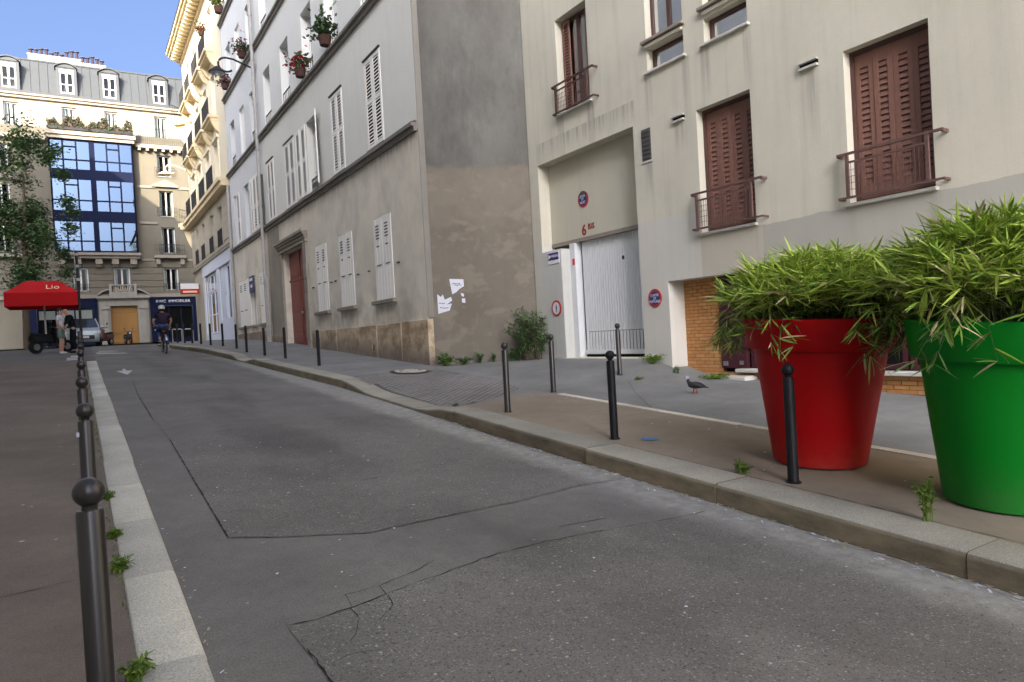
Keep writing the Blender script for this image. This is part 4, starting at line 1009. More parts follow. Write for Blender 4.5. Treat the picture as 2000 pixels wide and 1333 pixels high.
for a, c in ent:        # individual balconies with consoles and pediments
    balconet(K, a-.45, c+.45, 10.70, 11.75, hb, -.48, 24, name='railing'); balconet(K, a-.1, c+.1, 7.42, 8.35, hb, -.1, 16)
    for z, p in ((14.25, .55), (17.9, .55)):
        b = MB(); b.fbox(K, a-.55, c+.55, z, z+.14, -p*.8, .05); b.fbox(K, a-.6, c+.6, z+.14, z+.28, -p, .05); b.build('balcony_slab', 'haus_trim', hb)
        for u in (a-.4, c+.4):
            b = MB()
            for k in range(5):
                d0 = -p*.75*(1-k/5)**.6; d1 = -p*.75*(1-(k+1)/5)**.6; b.hexa([K(u-.12, z-.13*(k+1), d1), K(u+.12, z-.13*(k+1), d1), K(u+.12, z-.13*(k+1), .03), K(u-.12, z-.13*(k+1), .03), K(u-.12, z-.13*k, d0), K(u+.12, z-.13*k, d0), K(u+.12, z-.13*k, .03), K(u-.12, z-.13*k, .03)])
            b.build('console', 'haus_trim', hb)
        balconet(K, a-.5, c+.5, z+.29, z+1.25, hb, -p+.06, 24, name='railing')
    b = MB(); b.fbox(K, a-.2, a-.02, 10.8, 13.4, -.06, .02); b.fbox(K, c+.02, c+.2, 10.8, 13.4, -.06, .02); b.fbox(K, a-.3, c+.3, 13.4, 13.6, -.14, .02); b.build('window_surround', 'haus', hb)
# modillion cornice
b = MB(); b.fbox(K, UE, UC+.3, 21.95, 22.15, -.12, .05); b.fbox(K, UE, UC+.38, 22.42, 22.62, -.80, .05); b.fbox(K, UE, UC+.4, 22.62, 22.80, -.92, .05); b.fbox(KC, -.1, 4.3, 22.423, 22.623, -.8, .05); b.fbox(KC, -.1, 4.3, 22.623, 22.803, -.92, .05)
b.build('cornice', 'haus_trim', hb)
b = MB(); b.fbox(K, UE, UC+.4, 22.81, 22.98, -.95, -.7); b.build('gutter', 'zinc_dark', hb)
mm = None
for k in range(26):
    u = UE+.3+k*.585
    if mm is None: b = MB(); b.box(-.35, .31, -.12, .12, -.13, .13); mm = b.mesh('modillion', 'haus_trim')
    place('modillion', mm, hb, (HX-.33, u, 22.285))
# white painted shop front
b = MB(); SF = FX(HX-.06)
b.fbox(SF, 40.1, 50.3, 6.32, 7.0, -.03, .06); b.fbox(SF, 40.1, 40.72, 1.9, 6.32, 0, .06); b.fbox(SF, 44.02, 45.12, 1.9, 6.32, 0, .06); b.fbox(SF, 49.62, 50.3, 1.9, 6.32, 0, .06); b.fbox(SF, 40.72, 44.02, 1.9, 3.2, -.02, .06); b.fbox(SF, 45.12, 49.62, 1.9, 2.5, 0, .06)
o = b.build('shop_front', 'shop_white', hb)
window(K, 40.8, 42.2, 3.22, 6.26, .05, hb, 'shop_white', nm=0, fw=.09)
b = MB(); b.fbox(K, 42.2, 43.95, 3.2, 6.26, .02, .12); b.fbox(K, 42.4, 43.8, 3.4, 4.6, -.01, .02); b.fbox(K, 42.4, 43.8, 4.8, 5.9, -.01, .02); b.build('shop_door', 'shop_white', hb)
for a, c in ((45.2, 46.6), (46.65, 48.1), (48.15, 49.55)):
    window(K, a, c, 5.2, 6.25, .05, hb, 'shop_white', nm=0, fw=.09); window(K, a, c, 2.55, 5.15, .05, hb, 'shop_white', nm=0, bars=(.45,), fw=.09, curtain=((0, 1),))
for z, p in ((7.3, 0),):
    b = MB(); b.fbox(KC, .9, 3.0, 2.3, 6.1, .25, .3); b.fquad(KC, .95, 2.95, 2.4, 6.0, .24); b.build('corner_shop_window', 'iron', hb)
# ------------------------------------------------------------------ far apartment building that closes the street, front on Y = 68
FYY = 68.0; F = FY(FYY)
fb = thing('far_building', 'stone apartment building closing the street with blue glazed bay and zinc mansard roof', 'building', (3.4, 68, gz(68)))
cols = [(6.55, 7.65), (10.2, 11.3), (13.6, 14.7), (-8.6, -7.5), (-5.2, -4.1)]
fh = [(a, c, z, q, .3) for a, c in cols for z, q in ((10.2, 12.45), (13.4, 15.65), (16.9, 18.75))]
mz = [(2.75, 3.95), (-.18, .9), (6.55, 7.7), (10.2, 11.3), (13.6, 14.7), (-4.2, -3.1), (-8.6, -7.5)]
fh += [(a, c, 6.95, 8.9, .3) for a, c in mz]+[(2.33, 4.36, 1.9, 5.68, .35), (5.45, 8.9, 1.9, 5.88, .35), (-3.2, 1.25, 1.9, 5.6, .35), (10, 15, 1.9, 5.6, .35)]
b = MB(); wall(b, F, -14, 22, 1.0, 20.3, fh); b.build('wall', 'far', fb)
for a, c in cols:
    for z, q in ((10.2, 12.45), (13.4, 15.65), (16.9, 18.75)):
        window(F, a+.01, c-.01, z+.01, q-.01, .22, fb, nm=1, fw=.07, curtain=((.06, .2), (.82, .94)))
        balconet(F, a-.25, c+.25, z, z+.75, fb, -.22, 8)
    b = MB(); b.fbox(F, a-.55, c+.45, 15.95, 16.10, -.25, .02)
    b.poly([F(a-.55, 16.1, -.2), F(c+.45, 16.1, -.2), F((a+c)/2, 16.62, -.2)]); b.poly([F(a-.55, 16.1, -.2), F((a+c)/2, 16.62, -.2), F((a+c)/2, 16.62, .0), F(a-.55, 16.1, 0)]); b.poly([F(c+.45, 16.1, -.2), F((a+c)/2, 16.62, -.2), F((a+c)/2, 16.62, .0), F(c+.45, 16.1, 0)])
    b.build('pediment', 'far_trim', fb)
    b = MB(); b.fbox(F, a-.7, c+.7, 9.72, 9.98, -.6, .02); b.build('balcony_slab', 'far_trim', fb)
    balconet(F, a-.65, c+.65, 9.99, 10.85, fb, -.52, 12, name='railing')
    for u in (a-.4, c+.4):
        b = MB(); b.fbox(F, u-.15, u+.15, 9.2, 9.72, -.45, .02); b.build('console', 'far_trim', fb)
for a, c in mz:
    window(F, a+.01, c-.01, 6.97, 8.88, .2, fb, nm=1, fw=.08, curtain=((.06, .22), (.8, .94)))
    if a != 2.75: balconet(F, a-.05, c+.1, 6.97, 7.55, fb, -.05, 8)
# rustication: long stone courses between the windows
def spans(z0, z1):
    hh = sorted((h[0]-.08, h[1]+.08) for h in fh if h[2] < z1 and h[3] > z0); u = -14; out = []
    for a, c in hh:
        if a-u > .3: out.append((u, a))
        u = c
    if 22-u > .3: out.append((u, 22))
    return out
for z in (6.72, 7.28, 7.84, 8.40, 8.96):
    for a, c in spans(z, z+.5):
        b = MB(); b.fbox(F, a, c, z, z+.50, -.06, 0); b.build('ashlar_stone', 'far', fb)
for z in (15.82, 12.7, 9.5):
    for a, c in ((4.9, 6.3), (8.0, 9.9), (-14, -8.9)):
        b = MB(); b.fbox(F, a, c, z, z+.2, -.1, .01); b.build('string_course', 'far_trim', fb)
b = MB(); b.fbox(F, -14, 22, 6.36, 6.66, -.22, .02); b.build('string_course', 'far_trim', fb)
# blue metal and glass bay
bay = MB(); B = FY(FYY-.75); u0, u1 = -1.32, 4.66
cx_ = [(-1.2, -.42), (-.34, .58), (.66, 1.52), (1.80, 2.66), (2.74, 3.56), (3.64, 4.54)]
cx_ = [(-1.20, -.43), (-.30, .50), (.62, 1.47), (1.87, 2.68), (2.80, 3.58), (3.70, 4.54)]
rows = [(10.24, 12.62), (13.52, 16.08), (16.9, 19.2)]
hl = []
for z, q in rows:
    zm = z+(q-z)*.33
    for k, (a, c) in enumerate(cx_):
        hl += [(a, c, z, zm-.05, .12)]
        if k in (1, 4): hl += [(a, c, zm+.05, q-.52, .12), (a, c, q-.42, q, .12)]
        else: hl += [(a, c, zm+.05, q, .12)]
wall(bay, B, u0, u1, 10.08, 19.32, hl)
bay.fbox(F, u0, u0+.05, 10.08, 19.32, -.75, 0); bay.fbox(F, u1-.05, u1, 10.08, 19.32, -.75, 0)
bo = bay.build('glazed_bay', 'navy', fb)
for h in hl:
    b = MB(); b.fquad(B, h[0], h[1], h[2], h[3], .08+R.uniform(-.01, .01)); b.build('pane', 'mirror', bo)
b = MB(); b.fquad(B, u0+.1, u1-.1, 10.1, 19.3, .6); b.build('interior', 'dark', bo)
b = MB(); b.fbox(F, u0-.15, u1+.15, 9.86, 10.08, -1.0, .02); b.fbox(F, u0-.1, u1+.1, 9.62, 9.86, -.8, .02); b.build('bay_base', 'far_trim', fb)
for u in (-.9, .2, 1.7, 2.9, 4.25):
    b = MB(); b.fbox(F, u-.25, u+.25, 9.15, 9.62, -.7, .02); b.fbox(F, u-.2, u+.2, 8.95, 9.15, -.4, .02); b.build('console', 'far_trim', fb)
b = MB(); b.fbox(F, u0-.1, u1+.15, 19.33, 19.62, -.95, .02); b.fbox(F, u0-.2, u1+.25, 19.62, 19.95, -1.1, .02); b.build('bay_cornice', 'far_light', fb)
b = MB(); b.fbox(F, u1+.26, 22, 19.2, 19.5, -.5, .02); b.fbox(F, -14, u0-.21, 19.2, 19.5, -.5, .02); b.build('cornice', 'far_light', fb)
dm = boxmesh('dentil', .22, .3, .2, 'far_light')
for k in range(16): place('dentil', dm, fb, F(5.2+k*.62, 19.08, -.3))
# attic storey, cornice, mansard
at = [(-.26, .76), (2.80, 3.80), (6.58, 7.6), (10.2, 11.2), (13.6, 14.6), (-4.2, -3.2), (-8.4, -7.4)]
A = FY(FYY+.5)
b = MB(); wall(b, A, -14, 22, 19.5, 22.65, [(a, c, 20.3, 22.3, .25) for a, c in at]); b.poly([F(-14, 20.3, 0), F(22, 20.3, 0), F(22, 20.3, .5), F(-14, 20.3, .5)]); b.build('attic_wall', 'far_light', fb)
for a, c in at:
    window(A, a+.01, c-.01, 20.3, 22.28, .18, fb, nm=1, fw=.09, curtain=((.1, .3), (.7, .9)))
    b = MB(); b.fbox(A, a-.16, a-.01, 20.3, 22.4, -.05, .01); b.fbox(A, c+.01, c+.16, 20.3, 22.4, -.05, .01); b.fbox(A, a-.16, c+.16, 22.4, 22.5, -.06, .01); b.build('window_surround', 'far_light', fb)
b = MB(); b.fbox(A, -14, 22, 22.65, 22.85, -.25, .02); b.fbox(A, -14, 22, 22.85, 23.0, -.4, .02); b.build('cornice', 'far_light', fb)
b = MB(); b.fbox(A, -14, 22, 23.0, 23.16, -.42, -.1); b.build('gutter', 'zinc_dark', fb)
def MS(u, z, d): return (u, FYY+.25+(z-23.1)*.30+d, z)
b = MB(); b.poly([MS(-14, 23.1, 0), MS(22, 23.1, 0), MS(22, 26.05, 0), MS(-14, 26.05, 0)]); b.poly([MS(-14, 26.05, 0), MS(22, 26.05, 0), (22, 78, 27.4), (-14, 78, 27.4)])
b.fbox(lambda u, z, d: MS(u, z, d), -14, 22, 26.0, 26.14, -.06, .1)
mo_ = b.build('mansard_roof', 'zinc', fb)
for k in range(60):
    u = -13.7+k*.6
    b = MB(); b.hexa([MS(u-.02, 23.1, -.05), MS(u+.02, 23.1, -.05), MS(u+.02, 23.1, .01), MS(u-.02, 23.1, .01), MS(u-.02, 26.0, -.05), MS(u+.02, 26.0, -.05), MS(u+.02, 26.0, .01), MS(u-.02, 26.0, .01)]); b.build('seam', 'zinc', mo_)
for uc in (.22, 3.28, 7.05, 10.7, 14.1, -3.7, -7.9):
    D = FY(FYY+.12); b = MB(); a, c = uc-.72, uc+.72
    wall(b, D, a, c, 23.15, 25.45, [(uc-.5, uc+.5, 23.3, 25.3, .1)])
    b.poly([D(a, 23.15, 0), D(a, 23.15, 1.2), D(a, 25.45, 1.2), D(a, 25.45, 0)]); b.poly([D(c, 23.15, 0), D(c, 23.15, 1.2), D(c, 25.45, 1.2), D(c, 25.45, 0)])
    o = b.build('dormer', 'zinc', fb); b = MB(); n = 10
    for k in range(n):
        t0, t1 = k/n, (k+1)/n; f = lambda t: (lerp(a-.1, c+.1, t), 25.42+.34*(1-(2*t-1)**2))
        (p0, q0), (p1, q1) = f(t0), f(t1)
        b.hexa([D(p0, q0, -.12), D(p1, q1, -.12), D(p1, q1, 1.3), D(p0, q0, 1.3), D(p0, q0+.09, -.12), D(p1, q1+.09, -.12), D(p1, q1+.09, 1.3), D(p0, q0+.09, 1.3)])
    b.build('dormer_hood', 'zinc_dark', o)
    b = MB()
    for k in range(n):
        t0, t1 = k/n, (k+1)/n; f = lambda t: (lerp(a, c, t), 25.42+.34*(1-(2*t-1)**2)); (p0, q0), (p1, q1) = f(t0), f(t1); b.poly([D(p0, 25.4, .0), D(p1, 25.4, 0), D(p1, q1, 0), D(p0, q0, 0)])
    b.build('dormer_gable', 'zinc', o)
    b = MB(); b.fbox(D, uc-.5, uc+.5, 25.05, 25.3, .02, .06); b.build('blind_box', 'wframe', o)
    window(D, uc-.49, uc+.49, 23.32, 25.05, .04, fb, nm=1, bars=(.42,), fw=.09)
# chimney stacks with pots
for (a, c, z, y0) in ((-2.4, 1.3, 27.0, 70.2), (1.32, 3.15, 26.75, 70.2), (11, 14, 27, 70.2)):
    b = MB(); b.box(a, c, y0, y0+1.1, 24.8, z-.12); b.box(a-.06, c+.06, y0-.06, y0+1.16, z-.12, z); o = b.build('chimney', 'chim', fb)
    n = int((c-a)/.36)
    for k in range(n):
        h = R.choice((.35, .5, .62, .75)); u = a+.2+k*(c-a-.4)/max(1, n-1); b = MB()
        b.lathe([(.11, 0), (.10, h*.8), (.10, h)], (u, y0+.5, z), 10, 0); b.lathe([(.19, h), (.19, h+.05), (.01, h+.09)], (u, y0+.5, z), 10, 1); b.build('chimney_pot', ['pot_clay', 'zinc_dark'], o)
b = MB(); b.box(6.2, 6.6, 71, 71.3, 26, 26.6); b.build('roof_vent', 'zinc_dark', fb)
# attic balcony: railing, planted boxes
balconet(F, -1.3, 4.75, 19.96, 21.1, fb, -1.0, 40, name='railing'); balconet(F, 4.9, 12, 19.55, 20.9, fb, -.42, 44, name='railing')
# portal
b = MB()
b.fbox(F, 1.5, 2.33, 1.9, 5.7, -.18, 0); b.fbox(F, 4.36, 5.2, 1.9, 5.7, -.18, 0); b.fbox(F, 1.5, 5.2, 5.68, 6.3, -.2, 0); b.fbox(F, 1.35, 5.32, 6.3, 6.5, -.5, 0); b.fbox(F, 1.75, 2.15, 2.9, 5.4, -.32, -.18); b.fbox(F, 4.55, 4.95, 2.9, 5.4, -.32, -.18)
b.fbox(F, 1.6, 2.25, 2.0, 2.9, -.42, -.18); b.fbox(F, 4.45, 5.1, 2.0, 2.9, -.42, -.18); b.fbox(F, 1.65, 2.25, 5.4, 5.66, -.4, -.18); b.fbox(F, 4.45, 5.05, 5.4, 5.66, -.4, -.18)
po = b.build('portal', 'portal', fb)
for k in range(14): place('dentil', boxmesh('pdentil', .12, .15, .11, 'far_trim'), po, F(1.5+k*.285, 6.24, -.3))
for s in (-1, 1):
    b = MB(); c0 = 3.33; n = 8
    for k in range(n):
        t0, t1 = k/n, (k+1)/n; f = lambda t: (c0+s*lerp(1.95, 1.05, t), 6.5+.48*math.sin(t*PI/2)); (p0, q0), (p1, q1) = f(t0), f(t1)
        b.hexa([F(p0, q0, -.45), F(p1, q1, -.45), F(p1, q1, 0), F(p0, q0, 0), F(p0, q0+.12, -.45), F(p1, q1+.12, -.45), F(p1, q1+.12, 0), F(p0, q0+.12, 0)])
    b.build('scroll_pediment', 'portal', po)
b = MB(); b.fbox(F, 2.3, 4.35, 6.5, 6.86, -.5, -.1); b.fbox(F, 2.3, 4.35, 7.36, 7.46, -.46, -.2); b.fbox(F, 2.3, 2.5, 6.86, 7.5, -.48, -.18); b.fbox(F, 4.15, 4.35, 6.86, 7.5, -.48, -.18)
ba = b.build('balustrade', 'portal', fb); b = MB(); b.lathe([(.05, 0), (.085, .14), (.04, .34), (.06, .5)], (0, 0, 0), 8); bm_ = b.mesh('baluster', 'far_light', True)
for k in range(9): place('baluster', bm_, ba, F(2.66+k*.168, 6.86, -.33))
letters('MAISON  HUBERT', .2, 'far_trim', po, F(3.33, 6.0, -.21), RX_FAR, .006) if False else None
b = MB(); b.fbox(F, 2.33, 4.36, 2.35, 5.68, .2, .26); o = b.build('carriage_door', 'wood', fb)
for k in range(2):
    a = 2.33+k*1.015
    for z, q in ((2.55, 3.25), (3.45, 5.0), (5.1, 5.5)): b = MB(); b.fbox(F, a+.12, a+.9, z, q, .17, .2); bevel(b.build('panel', 'wood', o), .015)
b = MB(); b.fbox(F, 3.32, 3.37, 2.35, 5.68, .16, .2); b.fbox(F, 2.33, 4.36, 3.32, 3.38, .165, .2); b.build('moulding', 'wood', o)
# two shop fronts
for (a, c, txt) in ((5.32, 9.0, 1), (-3.4, 1.4, 0), (9.8, 15.2, 0)):
    b = MB(); b.fbox(F, a, c, 5.6, 6.34, -.14, 0); b.fbox(F, a, a+.55, 2.2, 5.6, -.1, 0); b.fbox(F, c-.3, c, 2.2, 5.6, -.1, 0); b.fbox(F, a+.55, c-.3, 2.2, 2.7, -.1, .1)
    o = b.build('shop_front', 'navy', fb); window(F, a+.57, c-.32, 2.72, 5.58, .05, fb, 'navy', nm=2, fw=.07, curtain=None)
    if txt: letters('KWC  IMMOBILIER', .33, 'plate', o, F(7.15, 5.98, -.15), RX_FAR, .004)
    else:
        b = MB(); b.fbox(F, a+.7, c-.4, 4.7, 5.4, .2, .22); b.build('blind', 'wshut', fb)
b = MB(); b.ball(F(5.6, 3.5, -.16), .07); b.build('door_knob', 'steel', fb)
# ------------------------------------------------------------------ houses along the left side of the street (unseen; heights and end roof shaped for the shade they throw), facing +X
T = lambda u, z, d: (-3.4-d, u, z)
def left_house(name, label, y0, y1, zb, LH, mh=0, mat='white_house', slope=None, x=-3.4):
    T = lambda u, z, d: (x-d, u, z)
    t = thing(name, label, 'building', (x, (y0+y1)/2, zb)); e = LH if slope is None else slope
    hh = [(u, u+1.2, z, z+2.0, .25) for u in frange(y0+1, y1-2.2, 3) for z in (zb+3.4, zb+6.8, zb+10.2, zb+13.6) if z+2.6 < min(LH, e)]
    b = MB(); wall(b, T, y0, y1, zb-1.5, min(LH, e), hh)
    if e < LH: b.poly([T(y0, e, 0), T(y1, e, 0), T(y0, LH, 0)])
    for y, h in ((y0, LH), (y1, e)): b.poly([(x, y, zb-1.5), (-14, y, zb-1.5), (-14, y, h), (x, y, h)])
    b.poly([(-14, y0, zb-1.5), (-14, y1, zb-1.5), (-14, y1, e), (-14, y0, LH)]); b.build('wall', mat, t)
    b = MB(); k = .6; b.poly([T(y0, LH+.02, -.25), T(y1, e+.02, -.25), (-8.5, y1, e+1.6), (-8.5, y0, LH+1.6)]); b.poly([(-14, y0, LH+.02), (-14, y1, e+.02), (-8.5, y1, e+1.6), (-8.5, y0, LH+1.6)])
    b.poly([T(y0, LH+.01, 0), (-14, y0, LH+.01), (-8.5, y0, LH+1.6)]); b.poly([T(y1, e+.01, 0), (-14, y1, e+.01), (-8.5, y1, e+1.6)]); b.build('roof', 'zinc', t)
    for h in hh:
        b = MB(); b.fquad(T, h[0]+.01, h[1]-.01, h[2]+.01, h[3]-.01, .2); o = b.build('window', 'glass', t); b = MB(); b.fquad(T, h[0], h[1], h[2], h[3], .245); b.build('interior', 'dark', o)
left_house('left_house', 'pale house on the left side, beside the camera', -17, 4.5, gz(-6), 21.0)
left_house('left_house', 'pale house on the left side, a little up from the planters', 4.5, 12, gz(8), 24.0)
left_house('left_house', 'taller pale house on the left side, opposite the blind gable', 12, 20, gz(16), 27.0)
left_house('left_house', 'tallest pale house at the upper end of the left side', 20, 27, gz(24), 27.2)
left_house('left_wing', 'unseen end house on the left side, roof slope shaped for its shadow edge', 27, 38, gz(33), 25.0, slope=9.0)  # out of view; sloping top shaped to set the sunlight's edge across the street
left_house('left_corner_block', 'unseen pale corner block added on the left to shade the far building', 43.0, 56.5, gz(50), 24.0, x=-7.0)  # out of view; added to keep sun off the lower far front
# ------------------------------------------------------------------ bollards
def make_bollard(name, mat):
    t = thing(name, 'x', 'bollard')
    b = MB(); b.lathe([(.001, -.1), (.047, -.1), (.049, .0), (.0435, .02), (.0435, .835), (.039, .845), (.001, .845)], n=20); smooth_angle(b.build('post', mat, t, local=True), 40)
    b = MB(); b.lathe([(.026, .843), (.024, .858), (.030, .868)], n=16); b.ball((0, 0, .905), .0505, 20, 14); smooth_angle(b.build('ball', mat, t, local=True), 60)
    b = MB(); b.lathe([(.001, -.02), (.06, -.02), (.06, .006), (.046, .010)], n=18); b.build('base_ring', mat, t, local=True)
    return t
b0 = make_bollard('bollard', 'bollard'); b1 = make_bollard('bollard', 'bollard_brown'); first = {0: True, 1: True}
def bollard(k, x, y, z, label, group, lean=(0, 0), s=1):
    src = (b0, b1)[k]
    o = src if first[k] else copy_tree(src); first[k] = False
    o.location = (x, y, z); o.rotation_euler = (lean[0], lean[1], R.uniform(0, 6)); o.scale = (s, s, s); o['label'] = label; o['group'] = group; return o
RB = [(0, 4.83, 3.65, 'black ball-topped bollard standing in front of the red planter', 1.0), (0, 4.86, 5.9, 'black ball-topped bollard beside the blue paint mark on the pavement', 1.0), (1, 4.93, 8.23, 'brownish black ball-topped bollard at the near end of the sett crossing', 1.0),
      (1, 6.58, 9.49, 'brownish black ball-topped bollard at the end of the pale border stones', 1.0), (1, 8.51, 10.08, 'brownish black ball-topped bollard standing right before the white garage door', 1.0)]
for k, x, y, l, s in RB: bollard(k, x, y, zpav(x, y)-.002, l, 'ball-topped bollards on the right pavement', (R.uniform(-.006, .006), R.uniform(-.006, .006)), s)
RF = [(5.12, 17.7, 'slim black post level with the grey house, first past the sett crossing'), (5.1, 21.0, 'slim black post opposite the middle ground floor shutters of the grey house'), (5.08, 23.6, 'slim black post in front of the red carriage door'), (4.8, 25.0, 'slim black post at the far low kerb, just past the red door'),
      (4.95, 27.6, 'slim black post before the drain pipe between grey and white houses'), (4.85, 29.9, 'slim black post before the shuttered window of the white house'), (4.62, 31.4, 'slim black post beside the white panel of the shop front'), (4.5, 33.2, 'slim black post before the white glazed shop window'),
      (4.35, 34.8, 'slim black post before the far jamb of the white shop'), (4.2, 36.2, 'slim black post just right of the sunlit corner pier'), (4.05, 37.6, 'slim black post just left of the sunlit corner pier'), (3.92, 39.0, 'slim black post farthest but one along the right kerb'), (3.8, 40.4, 'slim black post farthest up the right kerb')]
sp = thing('street_post', 'x', 'bollard'); b = MB(); b.lathe([(.001, -.1), (.042, -.1), (.042, .86), (.03, .9), (.001, .905)], n=12); smooth_angle(b.build('post', 'bollard', sp, local=True), 40)
for i, (x, y, l) in enumerate(RF):
    o = sp if i == 0 else copy_tree(sp); o.location = (x, y, zpav(x, y)); o['label'] = l; o['group'] = 'slim posts along the far right kerb'
LB = [2.83, 5.15, 7.25, 9.6, 12.3, 14.8, 17.2, 19.6, 22.0, 24.4]
names = ['nearest the camera, at the left edge', 'second from the camera in the left row, with a pale sticker', 'third from the camera in the left kerb row', 'fourth from the camera in the left kerb row', 'fifth from the camera in the left kerb row', 'sixth from the camera in the left kerb row', 'seventh from the camera in the left kerb row', 'eighth from the camera in the left kerb row', 'farthest but one in the left kerb row', 'farthest of the left kerb row, below the sign post']
for y, nme in zip(LB, names):
    o = bollard(1, .0, y, gz(y), 'dark round-headed bollard '+nme, 'bollards in a row along the left kerb', (R.uniform(-.008, .008), R.uniform(-.008, .008)))
    if 5 < y < 5.3:
        b = MB(); b.poly([(-.015+.02*math.cos(a)*q, -.0425, .76+.02*math.sin(a)*q) for a, q in ((0, 1), (1, .8), (2, 1.1), (3, .9), (4, 1), (5, .7))]); s = b.build('sticker', 'paper', o, local=True)
# ------------------------------------------------------------------ planters with bamboo
def pot_thing(x, y, mat, label):
    t = thing('planter', label, 'planter', (x, y, gz(y)+.002), 'large plastic flower-pot planters')
    H = 1.30
    pr = [(.001, 0), (.355, 0), (.378, .012), (.382, .03), (.533, 1.015), (.537, 1.022), (.582, 1.026), (.594, 1.038), (.628, H-.02), (.630, H-.006), (.622, H), (.585, H), (.575, H-.02), (.55, 1.12), (.001, 1.12)]
    b = MB(); b.lathe(pr[:5]+[(.534, 1.021)], n=72); smooth_angle(b.build('body', mat, t, local=True), 45)
    b = MB(); b.lathe(pr[5:13], n=72); smooth_angle(b.build('rim', mat, t, local=True), 40)
    b = MB(); b.lathe([(.55, 1.13), (.3, 1.16), (.001, 1.17)], n=30); b.build('soil', 'soil', t, local=True); t.rotation_euler = (math.atan(.0553), 0, 0); t.scale = (1.035, 1.035, 1.0); return t
pot_thing(5.63, 3.97, 'redpot', 'huge red flower-pot planter standing behind the kerb bollard')
pot_thing(5.55, 2.43, 'greenpot', 'huge green flower-pot planter at the right edge beside the red one')
def leafmesh(L, w, bend, mat, name='leaf'):
    b = MB(); n = 3; prof = [.35, 1, .8, .05]
    for k in range(n):
        t0, t1 = k/n, (k+1)/n
        p = lambda t, s, q: (t*L, s*w/2*q, -bend*L*t*t+abs(s)*w*.12)
        b.poly([p(t0, -1, prof[k]), p(t1, -1, prof[k+1]), p(t1, 0, 0), p(t0, 0, 0)]); b.poly([p(t0, 0, 0), p(t1, 0, 0), p(t1, 1, prof[k+1]), p(t0, 1, prof[k])])
    return b.mesh(name, mat)
LV = [leafmesh(l, w, bd, 'bam%d' % i) for i, (l, w, bd) in enumerate([(.175, .0145, .03), (.19, .0135, .05), (.16, .0150, .07), (.17, .0140, .05), (.15, .0140, .15)])]
def bamboo(x, y, zb, top, rad, label, seed):
    DR = math.atan2(-y, -x)          # direction of the street, where few shoots hang
    rr = random.Random(seed); t = thing('bamboo_plant', label, 'bamboo', (x, y, zb), 'bamboo growing in the planters')
    cul = MB(); leaves = []
    def spray(p, az, f, n, k2=1.0):
        """a twig tip: leaves fan out from one point"""
        tilt = rr.gauss(.24, .30)-(.75 if f > 1.5 else .0)
        for k in range(n):
            m = 4 if rr.random() < (.03+.09*(f > .85)) else (rr.choice((0, 0, 1, 1, 2)) if p.z > .16 else rr.choice((0, 2, 2, 3, 3)))  # low leaves take darker greens: shade under the foliage put into leaf colour
            leaves.append((p, az+rr.gauss(0, .75), tilt+rr.gauss(0, .22), rr.uniform(-.9, .9), rr.uniform(.7, 1.15)*(1.35 if rr.random() < .25 else 1)*k2, m))
    for c in range(500):
        a = rr.uniform(0, 2*PI); r0 = .5*math.sqrt(rr.random()); r1 = rad*math.sqrt(rr.random())
        droop = rr.random() < (.34 if math.cos(a-DR) < -.1 else .09)
        if droop: r1 = rad*rr.uniform(.82, 1.06)
        f = r1/rad; h = top*(1-.62*f**2.4)*rr.uniform(.78, 1.02)
        if droop: h = rr.uniform(-.22, .16)*min(1, top/.7)
        if rr.random() < .05: h += rr.uniform(.05, .15)
        a1 = a+rr.gauss(0, .25)
        p0 = Vector((r0*math.cos(a), r0*math.sin(a), -.14)); p2 = Vector((r1*math.cos(a1), r1*math.sin(a1), h)); p1 = (p0+p2)/2+Vector((0, 0, .10+.22*f+(.25 if droop else 0)))
        B = lambda q: p0*(1-q)**2+p1*2*q*(1-q)+p2*q*q
        cul.tube([B(q) for q in (0, .35, .7, 1)], [.0035, .003, .0022, .0012], 4, 0, False)
        for q in (1, .93, rr.uniform(.7, .9), rr.uniform(.5, .8), rr.uniform(.3, .6)): spray(B(q), (a1 if q > .85 and rr.random() < .6 else rr.uniform(0, 6.28))+rr.gauss(0, .5), 2 if droop else f, rr.choice((3, 4, 4, 5)))
    camd = Vector((-x, -y, 0)).normalized()
    leaves.sort(key=lambda q: -(q[0].dot(camd)+.5*q[0].z+.3*rr.random()))
    for p, az, el, ro, s, m in leaves[:280]: place('leaf', LV[m], t, Vector((x, y, zb))+p, (ro, -el, az), (s, s, s))
    verts = []; faces = []; mi = []
    src = [([Vector(v.co) for v in me.vertices], [tuple(f.vertices) for f in me.polygons]) for me in LV]
    for p, az, el, ro, s, m in leaves[280:]:
        mx = Matrix.Translation(p) @ Matrix.Rotation(az, 4, 'Z') @ Matrix.Rotation(-el, 4, 'Y') @ Matrix.Rotation(ro, 4, 'X') @ Matrix.Scale(s, 4)
        b0_ = len(verts); verts += [tuple(mx @ v) for v in src[m][0]]; faces += [tuple(q+b0_ for q in f) for f in src[m][1]]; mi += [m]*len(src[m][1])
    me = bpy.data.meshes.new('foliage'); me.from_pydata(verts, [], faces)
    for k in range(5): me.materials.append(M['bam%d' % k])
    me.polygons.foreach_set('material_index', mi)
    o = bpy.data.objects.new('foliage', me); COL.objects.link(o); o.parent = t; o['kind'] = 'stuff'
    o = cul.build('stem', 'bamstem', t, local=True); o['kind'] = 'stuff'
bamboo(5.64, 3.90, 1.45, .64, .86, 'bright green bamboo spilling over the red planter', 3)
bamboo(5.55, 2.36, 1.38, .80, .92, 'taller bright green bamboo spilling over the green planter', 5)
